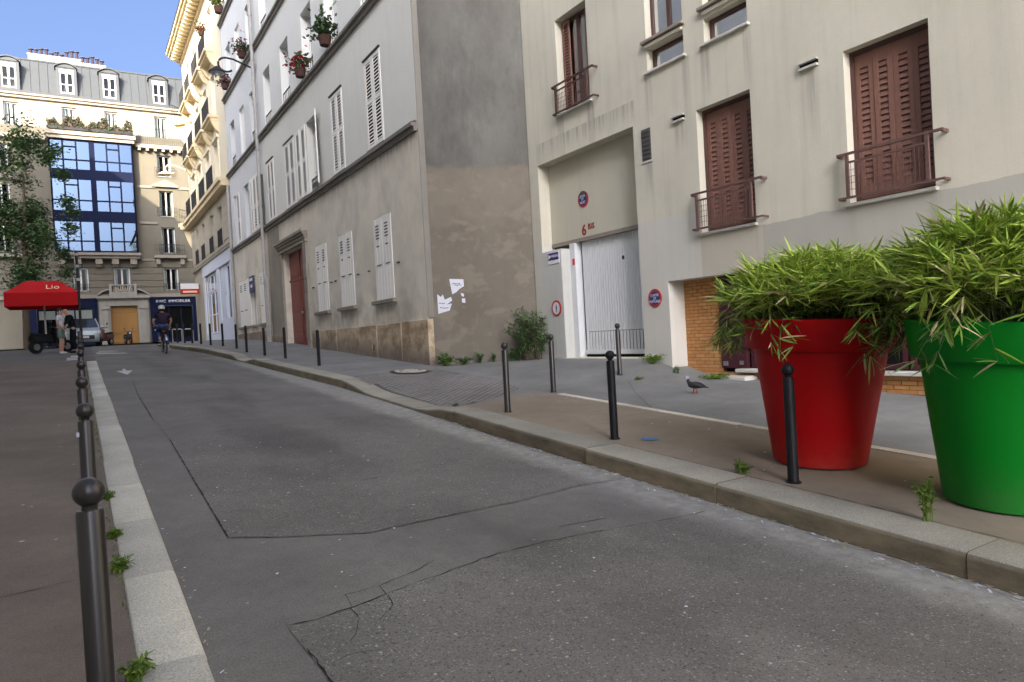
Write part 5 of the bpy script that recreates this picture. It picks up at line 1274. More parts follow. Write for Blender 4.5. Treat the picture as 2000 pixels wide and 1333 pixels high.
# ------------------------------------------------------------------ weeds and shrubs
def weed(name, label, cat, x, y, h, spread, nst, nl, ls, mats, zf=zpav, group=None, lean=(0, 0), wd=.42, seed=None):
    rr = random.Random(seed or int(x*1000+y*77)); t = thing(name, label, cat, (x, y, zf(x, y)), group)
    sb = MB(); lb = MB()
    for s in range(nst):
        a = rr.uniform(0, 6.28); r = spread*rr.uniform(.2, 1); p2 = Vector((r*math.cos(a)+lean[0], r*math.sin(a)*.7+lean[1], h*rr.uniform(.45, 1)*(1-.35*(r/spread)))); p0 = Vector((rr.gauss(0, spread*.12), rr.gauss(0, spread*.12), 0)); p1 = Vector((p0.x*.6+p2.x*.4, p0.y*.6+p2.y*.4, p2.z*.7))
        f = lambda q: p0*(1-q)**2+p1*2*q*(1-q)+p2*q*q
        sb.tube([f(0), f(.4), f(.75), f(1)], [.006*ls/.06, .005*ls/.06, .003*ls/.06, .001], 4, 0, False)
        for k in range(nl):
            p = f(rr.uniform(.2, 1.0)); az = rr.uniform(0, 6.28); el = rr.gauss(.25, .5); L = ls*rr.uniform(.6, 1.25); w = L*wd
            d = Vector((math.cos(az)*math.cos(el), math.sin(az)*math.cos(el), math.sin(el))); sd_ = d.cross(Vector((rr.gauss(0, .4), rr.gauss(0, .4), 1))).normalized()*w*.5
            lb.poly([p, p+d*L*.5+sd_, p+d*L-Vector((0, 0, L*.15)), p+d*L*.5-sd_], rr.randrange(len(mats)))
    sb.build('stem', 'trunk' if h > .8 else mats[0], t, local=True); lb.build('foliage', mats, t, local=True); return t
LF = ['lf0', 'lf1', 'lf2']; WDm = ['wd0', 'wd1', 'wd2']
weed('corner_shrub', 'bushy green shrub growing out of the corner between gable and garage pier', 'shrub', 9.3, 14.25, 1.5, .74, 64, 40, .15, ['lf0', 'lf1', 'lf1', 'lf2'], group=None, wd=.24)
weed('weed', 'low leafy weed at the foot of the corner shrub', 'weed', 9.0, 14.5, .38, .45, 26, 22, .09, LF)
weed('weed', 'clump of weeds at the foot of the grey house corner', 'weed', 7.35, 15.05, .36, .34, 26, 22, .085, ['wd0', 'lf0', 'lf1'])
weed('weed', 'small low weed right of the clump at the house corner', 'weed', 7.82, 15.0, .22, .30, 18, 16, .07, LF)
weed('weed', 'upright dark green weed under the blind gable, left of centre', 'weed', 8.25, 14.95, .36, .13, 12, 16, .07, LF)
weed('weed', 'small upright weed under the blind gable, near the corner shrub', 'weed', 8.58, 14.85, .30, .12, 10, 14, .06, LF)
weed('weed', 'yellowish weeds along the foot of the wall right of the garage door', 'weed', 9.6, 10.35, .22, .42, 24, 18, .06, WDm, lean=(0, .0))
weed('weed', 'tiny weed growing at the foot of the recess jamb', 'weed', 9.62, 9.72, .16, .12, 8, 10, .06, LF)
weed('weed', 'flat pale weeds at the foot of the brick panel', 'weed', 9.75, 8.95, .09, .42, 26, 16, .06, WDm)
weed('weed', 'few weeds in the asphalt crack before the garage', 'weed', 8.55, 9.62, .06, .16, 8, 10, .05, WDm)
weed('weed', 'small weed growing behind the kerb between bollard and red planter', 'weed', 4.73, 4.08, .13, .10, 12, 12, .05, WDm)
weed('weed', 'tall thin weed growing behind the kerb in front of the green planter', 'weed', 4.68, 2.52, .34, .12, 9, 22, .045, WDm)
weed('weed', 'small weed at the ramp of the kerb by the sett crossing', 'weed', 4.78, 9.5, .06, .09, 8, 8, .04, LF)
weed('weed', 'tiny moss tuft low on the kerb face', 'weed', 4.33, 8.3, .05, .05, 6, 8, .03, LF, zf=lambda x, y: zroad(4.2, y))
for y, h, s, l in ((3.3, .11, .07, 'bright grass tuft at the foot of the nearest left bollard'), (4.72, .10, .08, 'leafy green weed against the left kerb, beside the second slab'), (5.45, .05, .05, 'little grass tuft against the left kerb before the second bollard'), (6.6, .05, .05, 'little green tuft beyond the second left bollard')):
    weed('grass_tuft', l, 'weed', .125, y, h, s, 26, 9, .045, WDm, zf=lambda x, y: gz(y), wd=.3)
mb = MB()
for k in range(900):
    y = R.uniform(3.2, 24); x = .118+R.gauss(0, .012); z = gz(y)
    if math.sin(y*3.1)+math.sin(y*1.3+1) < -.2: continue
    L = R.uniform(.008, .03); a = R.uniform(0, 6.28); e = R.uniform(.3, 1.3); d = Vector((math.cos(a)*math.cos(e), math.sin(a)*math.cos(e), math.sin(e)))*L; p = Vector((x, y, z)); sdv = Vector((-math.sin(a), math.cos(a), 0))*.005
    mb.poly([p-sdv, p+sdv, p+d], R.randrange(2))
tag(mb.build('moss', ['wd2', 'wd0'], None), 'green moss and grass in the joint along the left kerb', 'moss', kind='stuff')
lb = MB()
for k in range(900):
    if k < 640: y = R.uniform(.8, 9.2); x = kx(y)-abs(R.gauss(.02, .06))
    elif k < 740: y = R.uniform(2.6, 14); x = .42+abs(R.gauss(0, .05))
    else: y = R.uniform(2.4, 9); x = R.uniform(.6, 4.2)
    z = zroad(x, y)+.008; L = R.uniform(.012, .07)*(1 if k < 640 else .45); a = (R.gauss(1.57, .5) if k < 640 else R.uniform(0, 6.28)); w = R.uniform(.0015, .0035) if k < 740 and R.random() < .75 else R.uniform(.004, .009)
    dx, dy = math.cos(a)*L/2, math.sin(a)*L/2; nx, ny = -math.sin(a)*w, math.cos(a)*w
    lb.poly([(x-dx-nx, y-dy-ny, z), (x+dx*.6-nx, y+dy*.6-ny, z+.002), (x+dx, y+dy, z+.004), (x+dx*.6+nx, y+dy*.6+ny, z+.002), (x-dx+nx, y-dy+ny, z)], 0 if R.random() < .7 else 1)
for k in range(60):
    y = R.uniform(2.6, 12); x = R.uniform(-1.2, -.06) if R.random() < .5 else R.uniform(4.9, 6.4); z = (gz(y) if x < 0 else zpav(x, y))+.004; L = R.uniform(.01, .025); a = R.uniform(0, 6.28)
    lb.poly([(x+L*math.cos(a+q), y+L*.6*math.sin(a+q), z) for q in (0, 1.5, 3, 4.6)], 1)
tag(lb.build('litter', ['straw', 'paper'], None), 'dry straw and tiny paper litter along the kerb gutter', 'litter', kind='stuff')
# torn posters on the gable
def torn(name, label, pts, d=-.006, mat='paper'):
    b = MB(); b.poly([GF(u, z, d) for u, z in pts]); b.poly([GF(u, z, d+.003) for u, z in pts]); return tag(b.build(name, mat), label, 'poster')
gu = lambda X: (X-HX)/gt.x
torn('torn_poster', 'larger torn white poster low on the blind gable', [(gu(7.45), 2.09), (gu(7.72), 2.16), (gu(7.78), 2.33), (gu(7.66), 2.31), (gu(7.79), 2.40), (gu(7.77), 2.49), (gu(7.62), 2.43), (gu(7.58), 2.56), (gu(7.53), 2.50), (gu(7.45), 2.57)])
torn('torn_poster', 'smaller torn white poster above the larger one on the gable', [(gu(7.75), 2.93), (gu(8.08), 2.91), (gu(8.09), 2.74), (gu(7.98), 2.68), (gu(7.9), 2.6), (gu(7.8), 2.55)])
torn('paper_scrap', 'small square white paper scrap right of the torn posters', [(gu(8.02), 2.44), (gu(8.10), 2.44), (gu(8.10), 2.33), (gu(8.02), 2.34)])
torn('paper_scrap', 'ragged small paper scrap just under the upper torn poster', [(gu(8.0), 2.58), (gu(8.08), 2.55), (gu(8.07), 2.48), (gu(8.02), 2.50)])
t = None
b = MB()
for k, (x0, x1, z) in enumerate(((7.80, 8.0, 2.80), (7.86, 8.03, 2.76), (7.48, 7.62, 2.33), (7.5, 7.7, 2.22))):
    n = 7
    for q in range(n):
        u0, u1 = gu(lerp(x0, x1, q/n)), gu(lerp(x0, x1, (q+.7)/n)); zz = z+R.uniform(-.012, .012); b.poly([GF(u0, zz, -.0065), GF(u1, zz, -.0065), GF(u1, zz+.022, -.0065), GF(u0, zz+.022, -.0065)])
o = b.build('print', 'vent', bpy.data.objects['torn_poster'], True and False, True); o['kind'] = 'stuff'
# ------------------------------------------------------------------ flower pots on the upper ledges
def flowers(x, y, z, s, label, petal, green=True, ball=False):
    t = thing('flower_pot', label, 'flower pot', (x, y, z), 'potted plants on the upper ledges')
    b = MB(); b.lathe([(.001, 0), (.12*s, 0), (.16*s, .21*s), (.001, .21*s)], n=14); b.build('pot', 'terracotta', t, local=True)
    lb = MB(); rr = random.Random(int(y*100))
    for k in range(420 if ball else 240):
        if ball:
            v = Vector((rr.gauss(0, 1), rr.gauss(0, 1), rr.gauss(0, 1))).normalized()*.42*s*rr.uniform(.8, 1); p = v+Vector((0, 0, .68*s))
        else: p = Vector((rr.gauss(0, .13), rr.gauss(0, .22), .2+abs(rr.gauss(.10, .16))))*s
        a, e = rr.uniform(0, 6.28), rr.uniform(-.5, 1.2); L = .11*s; d = Vector((math.cos(a)*math.cos(e), math.sin(a)*math.cos(e), math.sin(e)))*L; q = d.cross(Vector((.3, .2, 1))).normalized()*L*.35
        lb.poly([p, p+d*.5+q, p+d, p+d*.5-q], (3 if (petal and rr.random() < .38) else rr.randrange(3)))
    lb.build('foliage', (['wd0', 'wd1', 'wd2'] if ball else LF)+[petal or 'wd1'], t, local=True); return t
flowers(HX-.22, 24.4, 10.80, 1.3, 'red geranium pot on the second floor ledge of the grey house', 'fl_red')
t = flowers(HX-.22, 21.5, 10.80, 1.35, 'dark pot with tall slim green plant on the grey house ledge', None)
lb = MB()
for k in range(160):
    z = R.uniform(.3, 1.3); r = .16*(1.25-z); a = R.uniform(0, 6.28); p = Vector((r*math.cos(a), .2+r*math.sin(a), z)); d = Vector((R.gauss(0, .05), R.gauss(0, .05), .12)); q = Vector((.02, .02, 0)); lb.poly([p, p+d*.5+q, p+d, p+d*.5-q])
lb.build('tall_shoot', 'lf1', t, local=True)
flowers(HX-.2, 33.6, 14.80, 1.3, 'pink flowering pot on the white house ledge beside the drain pipe', 'fl_pink')
flowers(HX-.2, 38.0, 14.80, 1.3, 'pink flowering pot at the far end of the white house ledge', 'fl_pink')
flowers(HX-.25, 38.3, 18.80, 1.5, 'round clipped bush in a pot high on the white house ledge', None, ball=True)
flowers(HX-.45, 42.7, 19.3, 1.1, 'red plant pot hanging on the upper balcony of the corner block', 'fl_red')
# planted boxes on the far attic balcony
bx = thing('balcony_planting', 'row of dark leafy boxes along the balcony above the blue bay', 'balcony plants', (1.7, 67, 20.0)); lb = MB()
for k in range(5200):
    u = R.uniform(-1.3, 4.7); hgt = .75+.3*math.sin(u*3.1)+.25*math.sin(u*7.3+1); p = Vector((u, 66.95+R.uniform(-.15, .2), 20.0+R.uniform(0, max(.3, hgt)))); a = R.uniform(0, 6.28); d = Vector((math.cos(a), R.gauss(0, .4), math.sin(a)))*.13; q = Vector((R.gauss(0, .04), .03, R.gauss(0, .05)))
    lb.poly([p, p+d*.5+q, p+d, p+d*.5-q], R.choice((0, 1, 2, 3)))
lb.build('foliage', ['lf2', 'hair', 'trunk', 'trunk'], bx); b = MB(); b.box(-1.25, 4.7, 66.8, 67.1, 19.97, 20.2); b.build('box', 'iron', bx)
# ------------------------------------------------------------------ tree at the far left
tr = thing('street_tree', 'leafy street tree at the far left before the blue bay', 'tree', (-2.4, 45.5, gz(45.5)))
b = MB(); b.tube([(-2.4, 45.5, 1.9), (-2.35, 45.5, 5), (-2.2, 45.6, 8), (-2.1, 45.5, 11.5)], [.2, .16, .12, .04], 10)
for k in range(9):
    a = R.uniform(0, 6.28); z = R.uniform(4.6, 10); b.tube([(-2.3, 45.5, z), (-2.3+.9*math.cos(a), 45.5+.9*math.sin(a), z+.9), (-2.3+1.9*math.cos(a), 45.5+1.9*math.sin(a), z+1.5)], [.07, .045, .012], 6)
b.build('trunk', 'trunk', tr); lb = MB(); cl = [(Vector((-2.2+R.gauss(0, .95), 45.5+R.gauss(0, .95), R.uniform(5.0, 13.6))), R.uniform(.4, .85)) for _ in range(44)]
cl += [(Vector((x, 45.6, z)), .42) for x, z in ((-.6, 12.9), (-.35, 11.6), (-.2, 10.1), (.0, 9.6), (-.1, 8.6), (-.5, 7.2), (-.4, 6.2), (-.75, 5.3))]
for c, r in cl:
    for k in range(300):
        v = Vector((R.gauss(0, .5), R.gauss(0, .5), R.gauss(0, .45)))*r; p = c+v; a, e = R.uniform(0, 6.28), R.uniform(-.7, .8); L = R.uniform(.11, .20); d = Vector((math.cos(a)*math.cos(e), math.sin(a)*math.cos(e), math.sin(e)))*L; q = d.cross(Vector((R.gauss(0, .5), R.gauss(0, .5), 1))).normalized()*L*.36
        lb.poly([p, p+d*.5+q, p+d, p+d*.5-q], R.randrange(3))
lb.build('crown', LF, tr)
# ------------------------------------------------------------------ wall lamps
def wall_lamp(x, y, z, reach, label, mat='iron', r=.34):
    t = thing('wall_lamp', label, 'street lamp', (x, y, z), 'bracket street lamps')
    b = MB(); pts = [(x, y, z)]; n = 12
    pts += [(x-reach*.55, y+.05, z+.32)]+[(x-reach*.75-.32*math.sin(PI*k/n*1.25), y+.05, z+.32-.28+.30*math.cos(PI*k/n*1.25)+.0) for k in range(n+1)]
    b.tube(pts, .045, 8); b.box(x-.06, x, y-.08, y+.08, z-.2, z+.2); b.build('bracket', mat, t)
    c = (x-reach, y+.05, z-.36); b = MB(); b.lathe([(.05, .28), (.12, .22), (r*.95, .06), (r, 0), (r*.93, -.02)], c, 24); smooth_angle(b.build('hood', mat, t), 40)
    b = MB(); b.lathe([(.001, -.02), (r*.55, -.018), (r*.92, -.015)], c, 20); b.build('lens', 'pipe' if mat == 'iron' else mat, t)
    b = MB(); b.ball((c[0], c[1], c[2]-.03), .1, 10, 6); b.build('bulb', 'plate', t); return t
wall_lamp(HX-.05, 32.0, 13.75, 1.55, 'round hooded bracket lamp on the drain pipe of the white house')
wall_lamp(HX-.05, 54.2, 14.3, 1.5, 'sunlit round bracket lamp at the corner block below its balcony', 'haus_trim', .42)
# projecting red and white shop sign at the far corner
t = thing('shop_sign', 'white and red projecting shop sign at the sunlit far corner', 'shop sign', (HX, 52.2, 5.7))
b = MB(); b.box(6.0, 7.12, 52.1, 52.35, 5.75, 6.12); b.build('white_panel', 'plate', t); b = MB(); b.box(6.0, 7.12, 52.1, 52.35, 5.40, 5.746); b.build('red_panel', 'awning', t)
b = MB(); b.box(6.12, 7.0, 52.08, 52.099, 5.5, 5.62); b.build('lettering_band', 'cream', t); b = MB(); b.tube([(7.1, 52.2, 6.0), (HX+.3, 52.6, 6.0)], .03, 6); b.build('arm', 'iron', t)
# ------------------------------------------------------------------ sign post and cafe parasol at the left
t = thing('sign_post', 'tall dark traffic sign post at the left, its sign seen edge-on', 'sign post', (.06, 31, gz(31)))
b = MB(); b.tube([(.06, 31, gz(31)-.1), (.06, 31, 5.5)], .048, 10); b.tube([(.06, 31, gz(31)), (.06, 31, gz(31)+.5)], .07, 10); b.build('pole', 'iron', t)
b = MB(); b.box(-.02, .0, 30.75, 31.3, 4.85, 5.6); b.build('sign_plate', 'pipe', t)
b = MB()
for z in (4.45, 4.95, 5.4): b.tube([(.06, 31, z-.05), (.06, 31, z+.05)], .065, 10)
b.build('clamp', 'pipe', t)
t = thing('cafe_parasol', 'red cafe parasol with pale script on its slope at the left edge', 'parasol', (-1.35, 40, gz(40)))
cx0, cy0, hw = -1.35, 40.0, 1.45; zt, ze, zv = 5.18, 4.58, 3.97
b = MB(); q = .62
top = [(cx0-q, cy0-q, zt), (cx0+q, cy0-q, zt), (cx0+q, cy0+q, zt), (cx0-q, cy0+q, zt)]; ed = [(cx0-hw, cy0-hw, ze), (cx0+hw, cy0-hw, ze), (cx0+hw, cy0+hw, ze), (cx0-hw, cy0+hw, ze)]; va = [(a, c, zv) for a, c, _ in ed]
for k in range(4): b.poly([ed[k], ed[(k+1) % 4], top[(k+1) % 4], top[k]])
b.poly(top); b.build('canopy', 'awning', t)
b = MB()
for k in range(4): b.poly([va[k], va[(k+1) % 4], ed[(k+1) % 4], ed[k]])
b.build('valance', 'awning', t); b = MB(); b.tube([(cx0, cy0, gz(40)), (cx0, cy0, 5.15)], .04, 8); b.build('pole', 'pipe', t)
b = MB(); b.box(cx0-.35, cx0+.35, cy0-.35, cy0+.35, gz(40)-.03, gz(40)+.08); b.build('foot', 'iron', t)
letters('Lio', .5, 'cream', t, (-.95, cy0-1.07, 4.86), (PI/2-.95, 0, 0), .003, .9)
# ------------------------------------------------------------------ people (one skinned surface per body; clothes are their own fitted skins)
def skin(name, joints, edges, mat, parent, root, sub=2, extra=None):
    ks = list(joints); me = bpy.data.meshes.new(name)
    me.from_pydata([joints[k][0] for k in ks], [(ks.index(a), ks.index(c)) for a, c in edges], [])
    o = bpy.data.objects.new(name, me); COL.objects.link(o)
    md = o.modifiers.new('s', 'SKIN'); md.use_smooth_shade = True
    sv = me.skin_vertices[0].data if len(me.skin_vertices) else None
    if sv is None:
        bpy.context.view_layer.objects.active = o; sv = me.skin_vertices[0].data
    for i, k in enumerate(ks):
        r = joints[k][1]; sv[i].radius = r if hasattr(r, '__len__') else (r, r); sv[i].use_root = (k == root)
    s2 = o.modifiers.new('u', 'SUBSURF'); s2.levels = sub; s2.render_levels = sub
    dg = bpy.context.evaluated_depsgraph_get(); m2 = bpy.data.meshes.new_from_object(o.evaluated_get(dg))
    bpy.data.objects.remove(o); m2.materials.clear(); m2.materials.append(M[mat])
    for p in m2.polygons: p.use_smooth = True
    c = bpy.data.objects.new(name, m2); COL.objects.link(c); c.parent = parent; return c
def hand(J, E, w, d, sgn, pre, curl=.5):
    """palm and five unequal fingers hanging from wrist w along direction d"""
    d = Vector(d).normalized(); side = d.cross(Vector((0, 0, 1)) if abs(d.z) < .8 else Vector((0, 1, 0))).normalized()*sgn; nrm = d.cross(side)
    p = Vector(w)+d*.045; J[pre+'palm'] = (tuple(p), (.030, .016)); E.append((pre+'wr', pre+'palm'))
    for k, (o, l) in enumerate(((-.028, .062), (-.010, .075), (.009, .070), (.026, .055))):
        a = p+d*.04+side*o; c = a+d*l*.55+nrm*l*.15*curl; e = c+d*l*.35+nrm*l*.5*curl
        for q, v, r in (('a', a, .0095), ('b', c, .0085), ('c', e, .007)): J[pre+'f%d%s' % (k, q)] = (tuple(v), r)
        E += [(pre+'palm', pre+'f%da' % k), (pre+'f%da' % k, pre+'f%db' % k), (pre+'f%db' % k, pre+'f%dc' % k)]
    a = p-side*.034-d*.005; c = a-side*.012+d*.035; J[pre+'ta'] = (tuple(a), .011); J[pre+'tb'] = (tuple(c), .009); E += [(pre+'palm', pre+'ta'), (pre+'ta', pre+'tb')]
def face(t, hc, fwd, hair=None, r=.1):
    f = Vector(fwd).normalized(); s = f.cross(Vector((0, 0, 1))).normalized(); h = Vector(hc)
    for k in (-1, 1):
        b = MB(); b.ball(tuple(h+f*r*.82+s*k*.034+Vector((0, 0, .012))), .011, 8, 6); b.build('eye', 'hair', t, local=True)
        b = MB(); b.ball(tuple(h+s*k*r*.80-f*.005), .026, 8, 6, 0, 1.3); b.build('ear', 'skin', t, local=True)
    b = MB(); b.tube([tuple(h+f*r*.85+Vector((0, 0, .01))), tuple(h+f*r*1.12-Vector((0, 0, .025))), tuple(h+f*r*.9-Vector((0, 0, .035)))], [.009, .014, .009], 8); b.build('nose', 'skin', t, local=True)
    b = MB(); b.tube([tuple(h+f*r*.84-Vector((0, 0, .058))+s*q) for q in (-.024, 0, .024)], .006, 6); b.build('mouth', 'sred', t, local=True)
    if hair:
        b = MB(); n, kk = 18, 10; rg = []
        for i in range(kk):
            th = (i/(kk-1))*1.75
            for j in range(n):
                a = 2*PI*j/n; v = (f*math.cos(a)+s*math.sin(a))*math.sin(th)*.088+Vector((0, 0, math.cos(th)*.128)); cut = max(0, math.cos(a))*max(0, th-.95)
                rg.append(tuple(h+Vector((0, 0, .012))-f*.012+v*(1.03-cut*.35)))
        bb = len(b.v); b.v += rg
        for i in range(kk-1):
            for j in range(n): b.f.append((i*n+j, i*n+(j+1) % n, (i+1)*n+(j+1) % n, (i+1)*n+j)); b.i.append(0)
        b.build('hair', hair, t, True, True)
def person(loc, rotz, label, top, bottom, pose, hair='hair', shoes='black_cloth', short_sleeves=True, shorts=False, head_fwd=(0, 1, 0), cat='person', helmet=False):
    t = thing('person', label, cat, loc, None, rotz); P = pose; J = {}; E = []
    J['pelvis'] = (P['pelvis'], (.115, .085)); J['waist'] = (P['waist'], (.105, .075)); J['chest'] = (P['chest'], (.125, .080)); J['neck'] = (P['neck'], .052); J['head0'] = (P['head0'], (.072, .085)); J['head1'] = (P['head1'], (.078, .095)); J['head2'] = (P['head2'], (.055, .065))
    E += [('pelvis', 'waist'), ('waist', 'chest'), ('chest', 'neck'), ('neck', 'head0'), ('head0', 'head1'), ('head1', 'head2')]
    for s in 'lr':
        J[s+'sh'] = (P[s+'sh'], .048); J[s+'el'] = (P[s+'el'], .043); J[s+'wr'] = (P[s+'wr'], .029); E += [('chest', s+'sh'), (s+'sh', s+'el'), (s+'el', s+'wr')]
        J[s+'hip'] = (P[s+'hip'], .070); J[s+'kn'] = (P[s+'kn'], .052); J[s+'cf'] = (tuple(Vector(P[s+'kn']).lerp(Vector(P[s+'an']), .3)), .056); J[s+'an'] = (P[s+'an'], .038); E += [('pelvis', s+'hip'), (s+'hip', s+'kn'), (s+'kn', s+'cf'), (s+'cf', s+'an')]
        J[s+'he'] = (P[s+'he'], .036); J[s+'to'] = (P[s+'to'], (.040, .024)); E += [(s+'an', s+'he'), (s+'he', s+'to')]
        d = Vector(P[s+'wr'])-Vector(P[s+'el']); hand(J, E, P[s+'wr'], d if 'hd' not in P else P['hd'], -1 if s == 'l' else 1, s, P.get('curl', .5))
    skin('body', J, E, 'skin', t, 'pelvis')
    k = 1.16; g = lambda n, q=k, z=None: (P[n] if z is None else z, tuple(x*q for x in (J[n][1] if hasattr(J[n][1], '__len__') else (J[n][1],)*2)))
    C_ = {'pelvis': (P['pelvis'], (.155, .118)), 'waist': (P['waist'], (.15, .112)), 'chest': (P['chest'], (.178, .128)), 'nk': (tuple(Vector(P['chest']).lerp(Vector(P['neck']), .72)), .105)}; CE = [('pelvis', 'waist'), ('waist', 'chest'), ('chest', 'nk')]
    for s in 'lr':
        C_[s+'sh'] = (P[s+'sh'], .076); q = .62 if short_sleeves else .96
        C_[s+'el'] = (tuple(Vector(P[s+'sh']).lerp(Vector(P[s+'el']), q)), .06); CE += [('chest', s+'sh'), (s+'sh', s+'el')]
        if not short_sleeves: C_[s+'wr'] = (tuple(Vector(P[s+'el']).lerp(Vector(P[s+'wr']), .92)), .042); CE += [(s+'el', s+'wr')]
    skin('shirt', C_, CE, top, t, 'chest')
    C_ = {'pelvis': (P['pelvis'], (.152, .115)), 'w': (tuple(Vector(P['pelvis']).lerp(Vector(P['waist']), .55)), (.14, .105))}; CE = [('pelvis', 'w')]
    for s in 'lr':
        C_[s+'hip'] = (P[s+'hip'], .108); CE += [('pelvis', s+'hip')]
        if shorts: C_[s+'kn'] = (tuple(Vector(P[s+'hip']).lerp(Vector(P[s+'kn']), .85)), .095); CE += [(s+'hip', s+'kn')]
        else: C_[s+'kn'] = (P[s+'kn'], .080); C_[s+'an'] = (tuple(Vector(P[s+'kn']).lerp(Vector(P[s+'an']), .93)), .062); CE += [(s+'hip', s+'kn'), (s+'kn', s+'an')]
    skin('shorts' if shorts else 'trousers', C_, CE, bottom, t, 'pelvis')
    for s in 'lr': skin('shoe', {'a': (P[s+'he'], .050), 'b': (tuple(Vector(P[s+'he']).lerp(Vector(P[s+'to']), .5)), (.052, .042)), 'c': (P[s+'to'], (.048, .032))}, [('a', 'b'), ('b', 'c')], shoes, t, 'a')
    hc = Vector(P['head1']); face(t, hc, head_fwd, None if helmet else hair)
    if helmet:
        b = MB(); b.lathe([(.001, .135), (.05, .128), (.09, .10), (.115, .05), (.122, .0), (.118, -.02), (.105, -.02)], tuple(hc+Vector((0, -.01, .03))), 20, 0, 1, 1.2); smooth_angle(b.build('helmet', 'helmet', t, local=True), 40)
        b = MB(); b.lathe([(.09, .02), (.1, -.05), (.085, -.09), (.05, -.1)], tuple(hc+Vector((0, -.01, .0))), 16); b.build('hair', 'hair', t, True, True)
    return t
def stand(lean=0., arms=None, h=1.0, wide=.11, bend=0):
    p = dict(pelvis=(0, 0, .93), waist=(0, .01, 1.10), chest=(0, .0+lean*.35, 1.33), neck=(0, lean*.5, 1.47), head0=(0, .02+lean*.62, 1.53), head1=(0, .025+lean*.72, 1.60), head2=(0, .02+lean*.75, 1.685))
    for s, k in (('l', -1), ('r', 1)):
        p[s+'sh'] = (k*.185, lean*.42, 1.40); p[s+'el'] = (k*.235, -.02+lean*.3, 1.13); p[s+'wr'] = (k*.225, .10+lean*.2, .90)
        p[s+'hip'] = (k*.09, 0, .88); p[s+'kn'] = (k*.105, .03, .49); p[s+'an'] = (k*wide, -.01, .09); p[s+'he'] = (k*wide, -.035, .055); p[s+'to'] = (k*(wide+.02), .14, .04)
    if arms: p.update(arms)
    return p
person((-.60, 31.3, gz(31.3)-.035), -PI/2-.3, 'person in white T-shirt and grey-green shorts standing beside the cafe parasol', 'white_cloth', 'green_cloth', stand(.02, {'lwr': (-.20, .12, .95), 'rwr': (.2, .14, .96)}), shoes='white_cloth', shorts=True)
person((-.20, 31.6, gz(31.6)-.035), PI*.58, 'bald person in black clothes bending head down beside the sign post', 'black_cloth', 'black_cloth', stand(.28, {'lel': (-.26, .2, 1.18), 'lwr': (-.16, .40, 1.08), 'rel': (.26, .2, 1.18), 'rwr': (.16, .42, 1.05)}), hair=None, short_sleeves=False)
# ------------------------------------------------------------------ bicycle with rider
def wheel(name, c, r, par, axis='x', tw=.022, spokes=14, rimmat='steel'):
    b = MB(); n = 28; rg = 8
    for k in range(n):
        for j in range(rg):
            pass
    def ring(R_, w, m, bb):
        vs = []
        for k in range(n):
            a = 2*PI*k/n
            for j in range(rg):
                f = 2*PI*j/rg; rr = R_+w*math.cos(f); bb.v.append((c[0]+w*math.sin(f), c[1]+rr*math.cos(a), c[2]+rr*math.sin(a)))
        b0 = len(bb.v)-n*rg
        for k in range(n):
            for j in range(rg): bb.f.append((b0+k*rg+j, b0+k*rg+(j+1) % rg, b0+((k+1) % n)*rg+(j+1) % rg, b0+((k+1) % n)*rg+j)); bb.i.append(m)
    ring(r-tw, tw, 0, b); o = b.build(name, 'tyre', par, True, True)
    b = MB(); ring(r-tw*2.1, tw*.6, 0, b); b.build('rim', rimmat, o, True, True); b = MB()
    for k in range(spokes):
        a = 2*PI*k/spokes; b.tube([(c[0]+.02*(-1)**k, c[1], c[2]), (c[0], c[1]+(r-tw*2)*math.cos(a), c[2]+(r-tw*2)*math.sin(a))], .0022, 4)
    b.tube([(c[0]-.05, c[1], c[2]), (c[0]+.05, c[1], c[2])], .02, 8); tag(b.build('spokes', 'steel', o, local=True), kind='stuff')
    return o
bk = thing('bicycle', 'dark bicycle ridden away up the middle of the street', 'bicycle', (2.68, 29.3, zroad(2.68, 29.3)+.004)); bk.rotation_euler = (math.radians(3), 0, .02)
wheel('wheel', (0, -.52, .34), .34, bk); wheel('wheel', (0, .55, .34), .34, bk)
b = MB(); bbk, sta, hd, hb_ = (0, 0, .30), (0, -.16, .78), (0, .40, .82), (0, .42, .68)
for p, q in ((bbk, sta), (sta, hd), (bbk, hb_), (hd, hb_), (bbk, (0.04, -.52, .34)), (bbk, (-.04, -.52, .34)), (sta, (.04, -.52, .34)), (sta, (-.04, -.52, .34)), (hb_, (.05, .55, .34)), (hb_, (-.05, .55, .34)), (sta, (0, -.19, .90)), (hd, (0, .38, 1.0))): b.tube([p, q], .016, 8)
b.build('frame', 'iron', bk, local=True)
b = MB(); b.tube([(-.29, .30, 1.02), (-.2, .36, 1.03), (0, .38, 1.01), (.2, .36, 1.03), (.29, .30, 1.02)], .013, 8); b.build('handlebar', 'steel', bk, local=True)
b = MB(); b.tube([(0, -.32, .925), (0, -.2, .93), (0, -.05, .92)], [.085, .06, .025], 10); b.build('saddle', 'tyre', bk, local=True)
b = MB(); b.tube([(.05, 0, .30), (.1, .05, .14)], .012, 6); b.tube([(-.05, 0, .30), (-.1, -.05, .46)], .012, 6); b.box(.09, .19, .02, .10, .125, .15); b.box(-.19, -.09, -.09, -.01, .45, .475); b.build('pedals', 'steel', bk, local=True)
b = MB(); n = 10
for k in range(n):
    a0, a1 = PI*(.15+.75*k/n), PI*(.15+.75*(k+1)/n); f = lambda a: (-.52-.37*math.cos(a)*-1, .34+.37*math.sin(a))
    (y0, z0), (y1, z1) = f(PI-a0), f(PI-a1); b.poly([(-.03, y0, z0), (.03, y0, z0), (.03, y1, z1), (-.03, y1, z1)])
b.build('mudguard', 'steel', bk, local=True)
b = MB(); b.box(-.03, .03, -.30, -.27, .80, .86); b.build('rear_light', 'sred', bk, local=True)
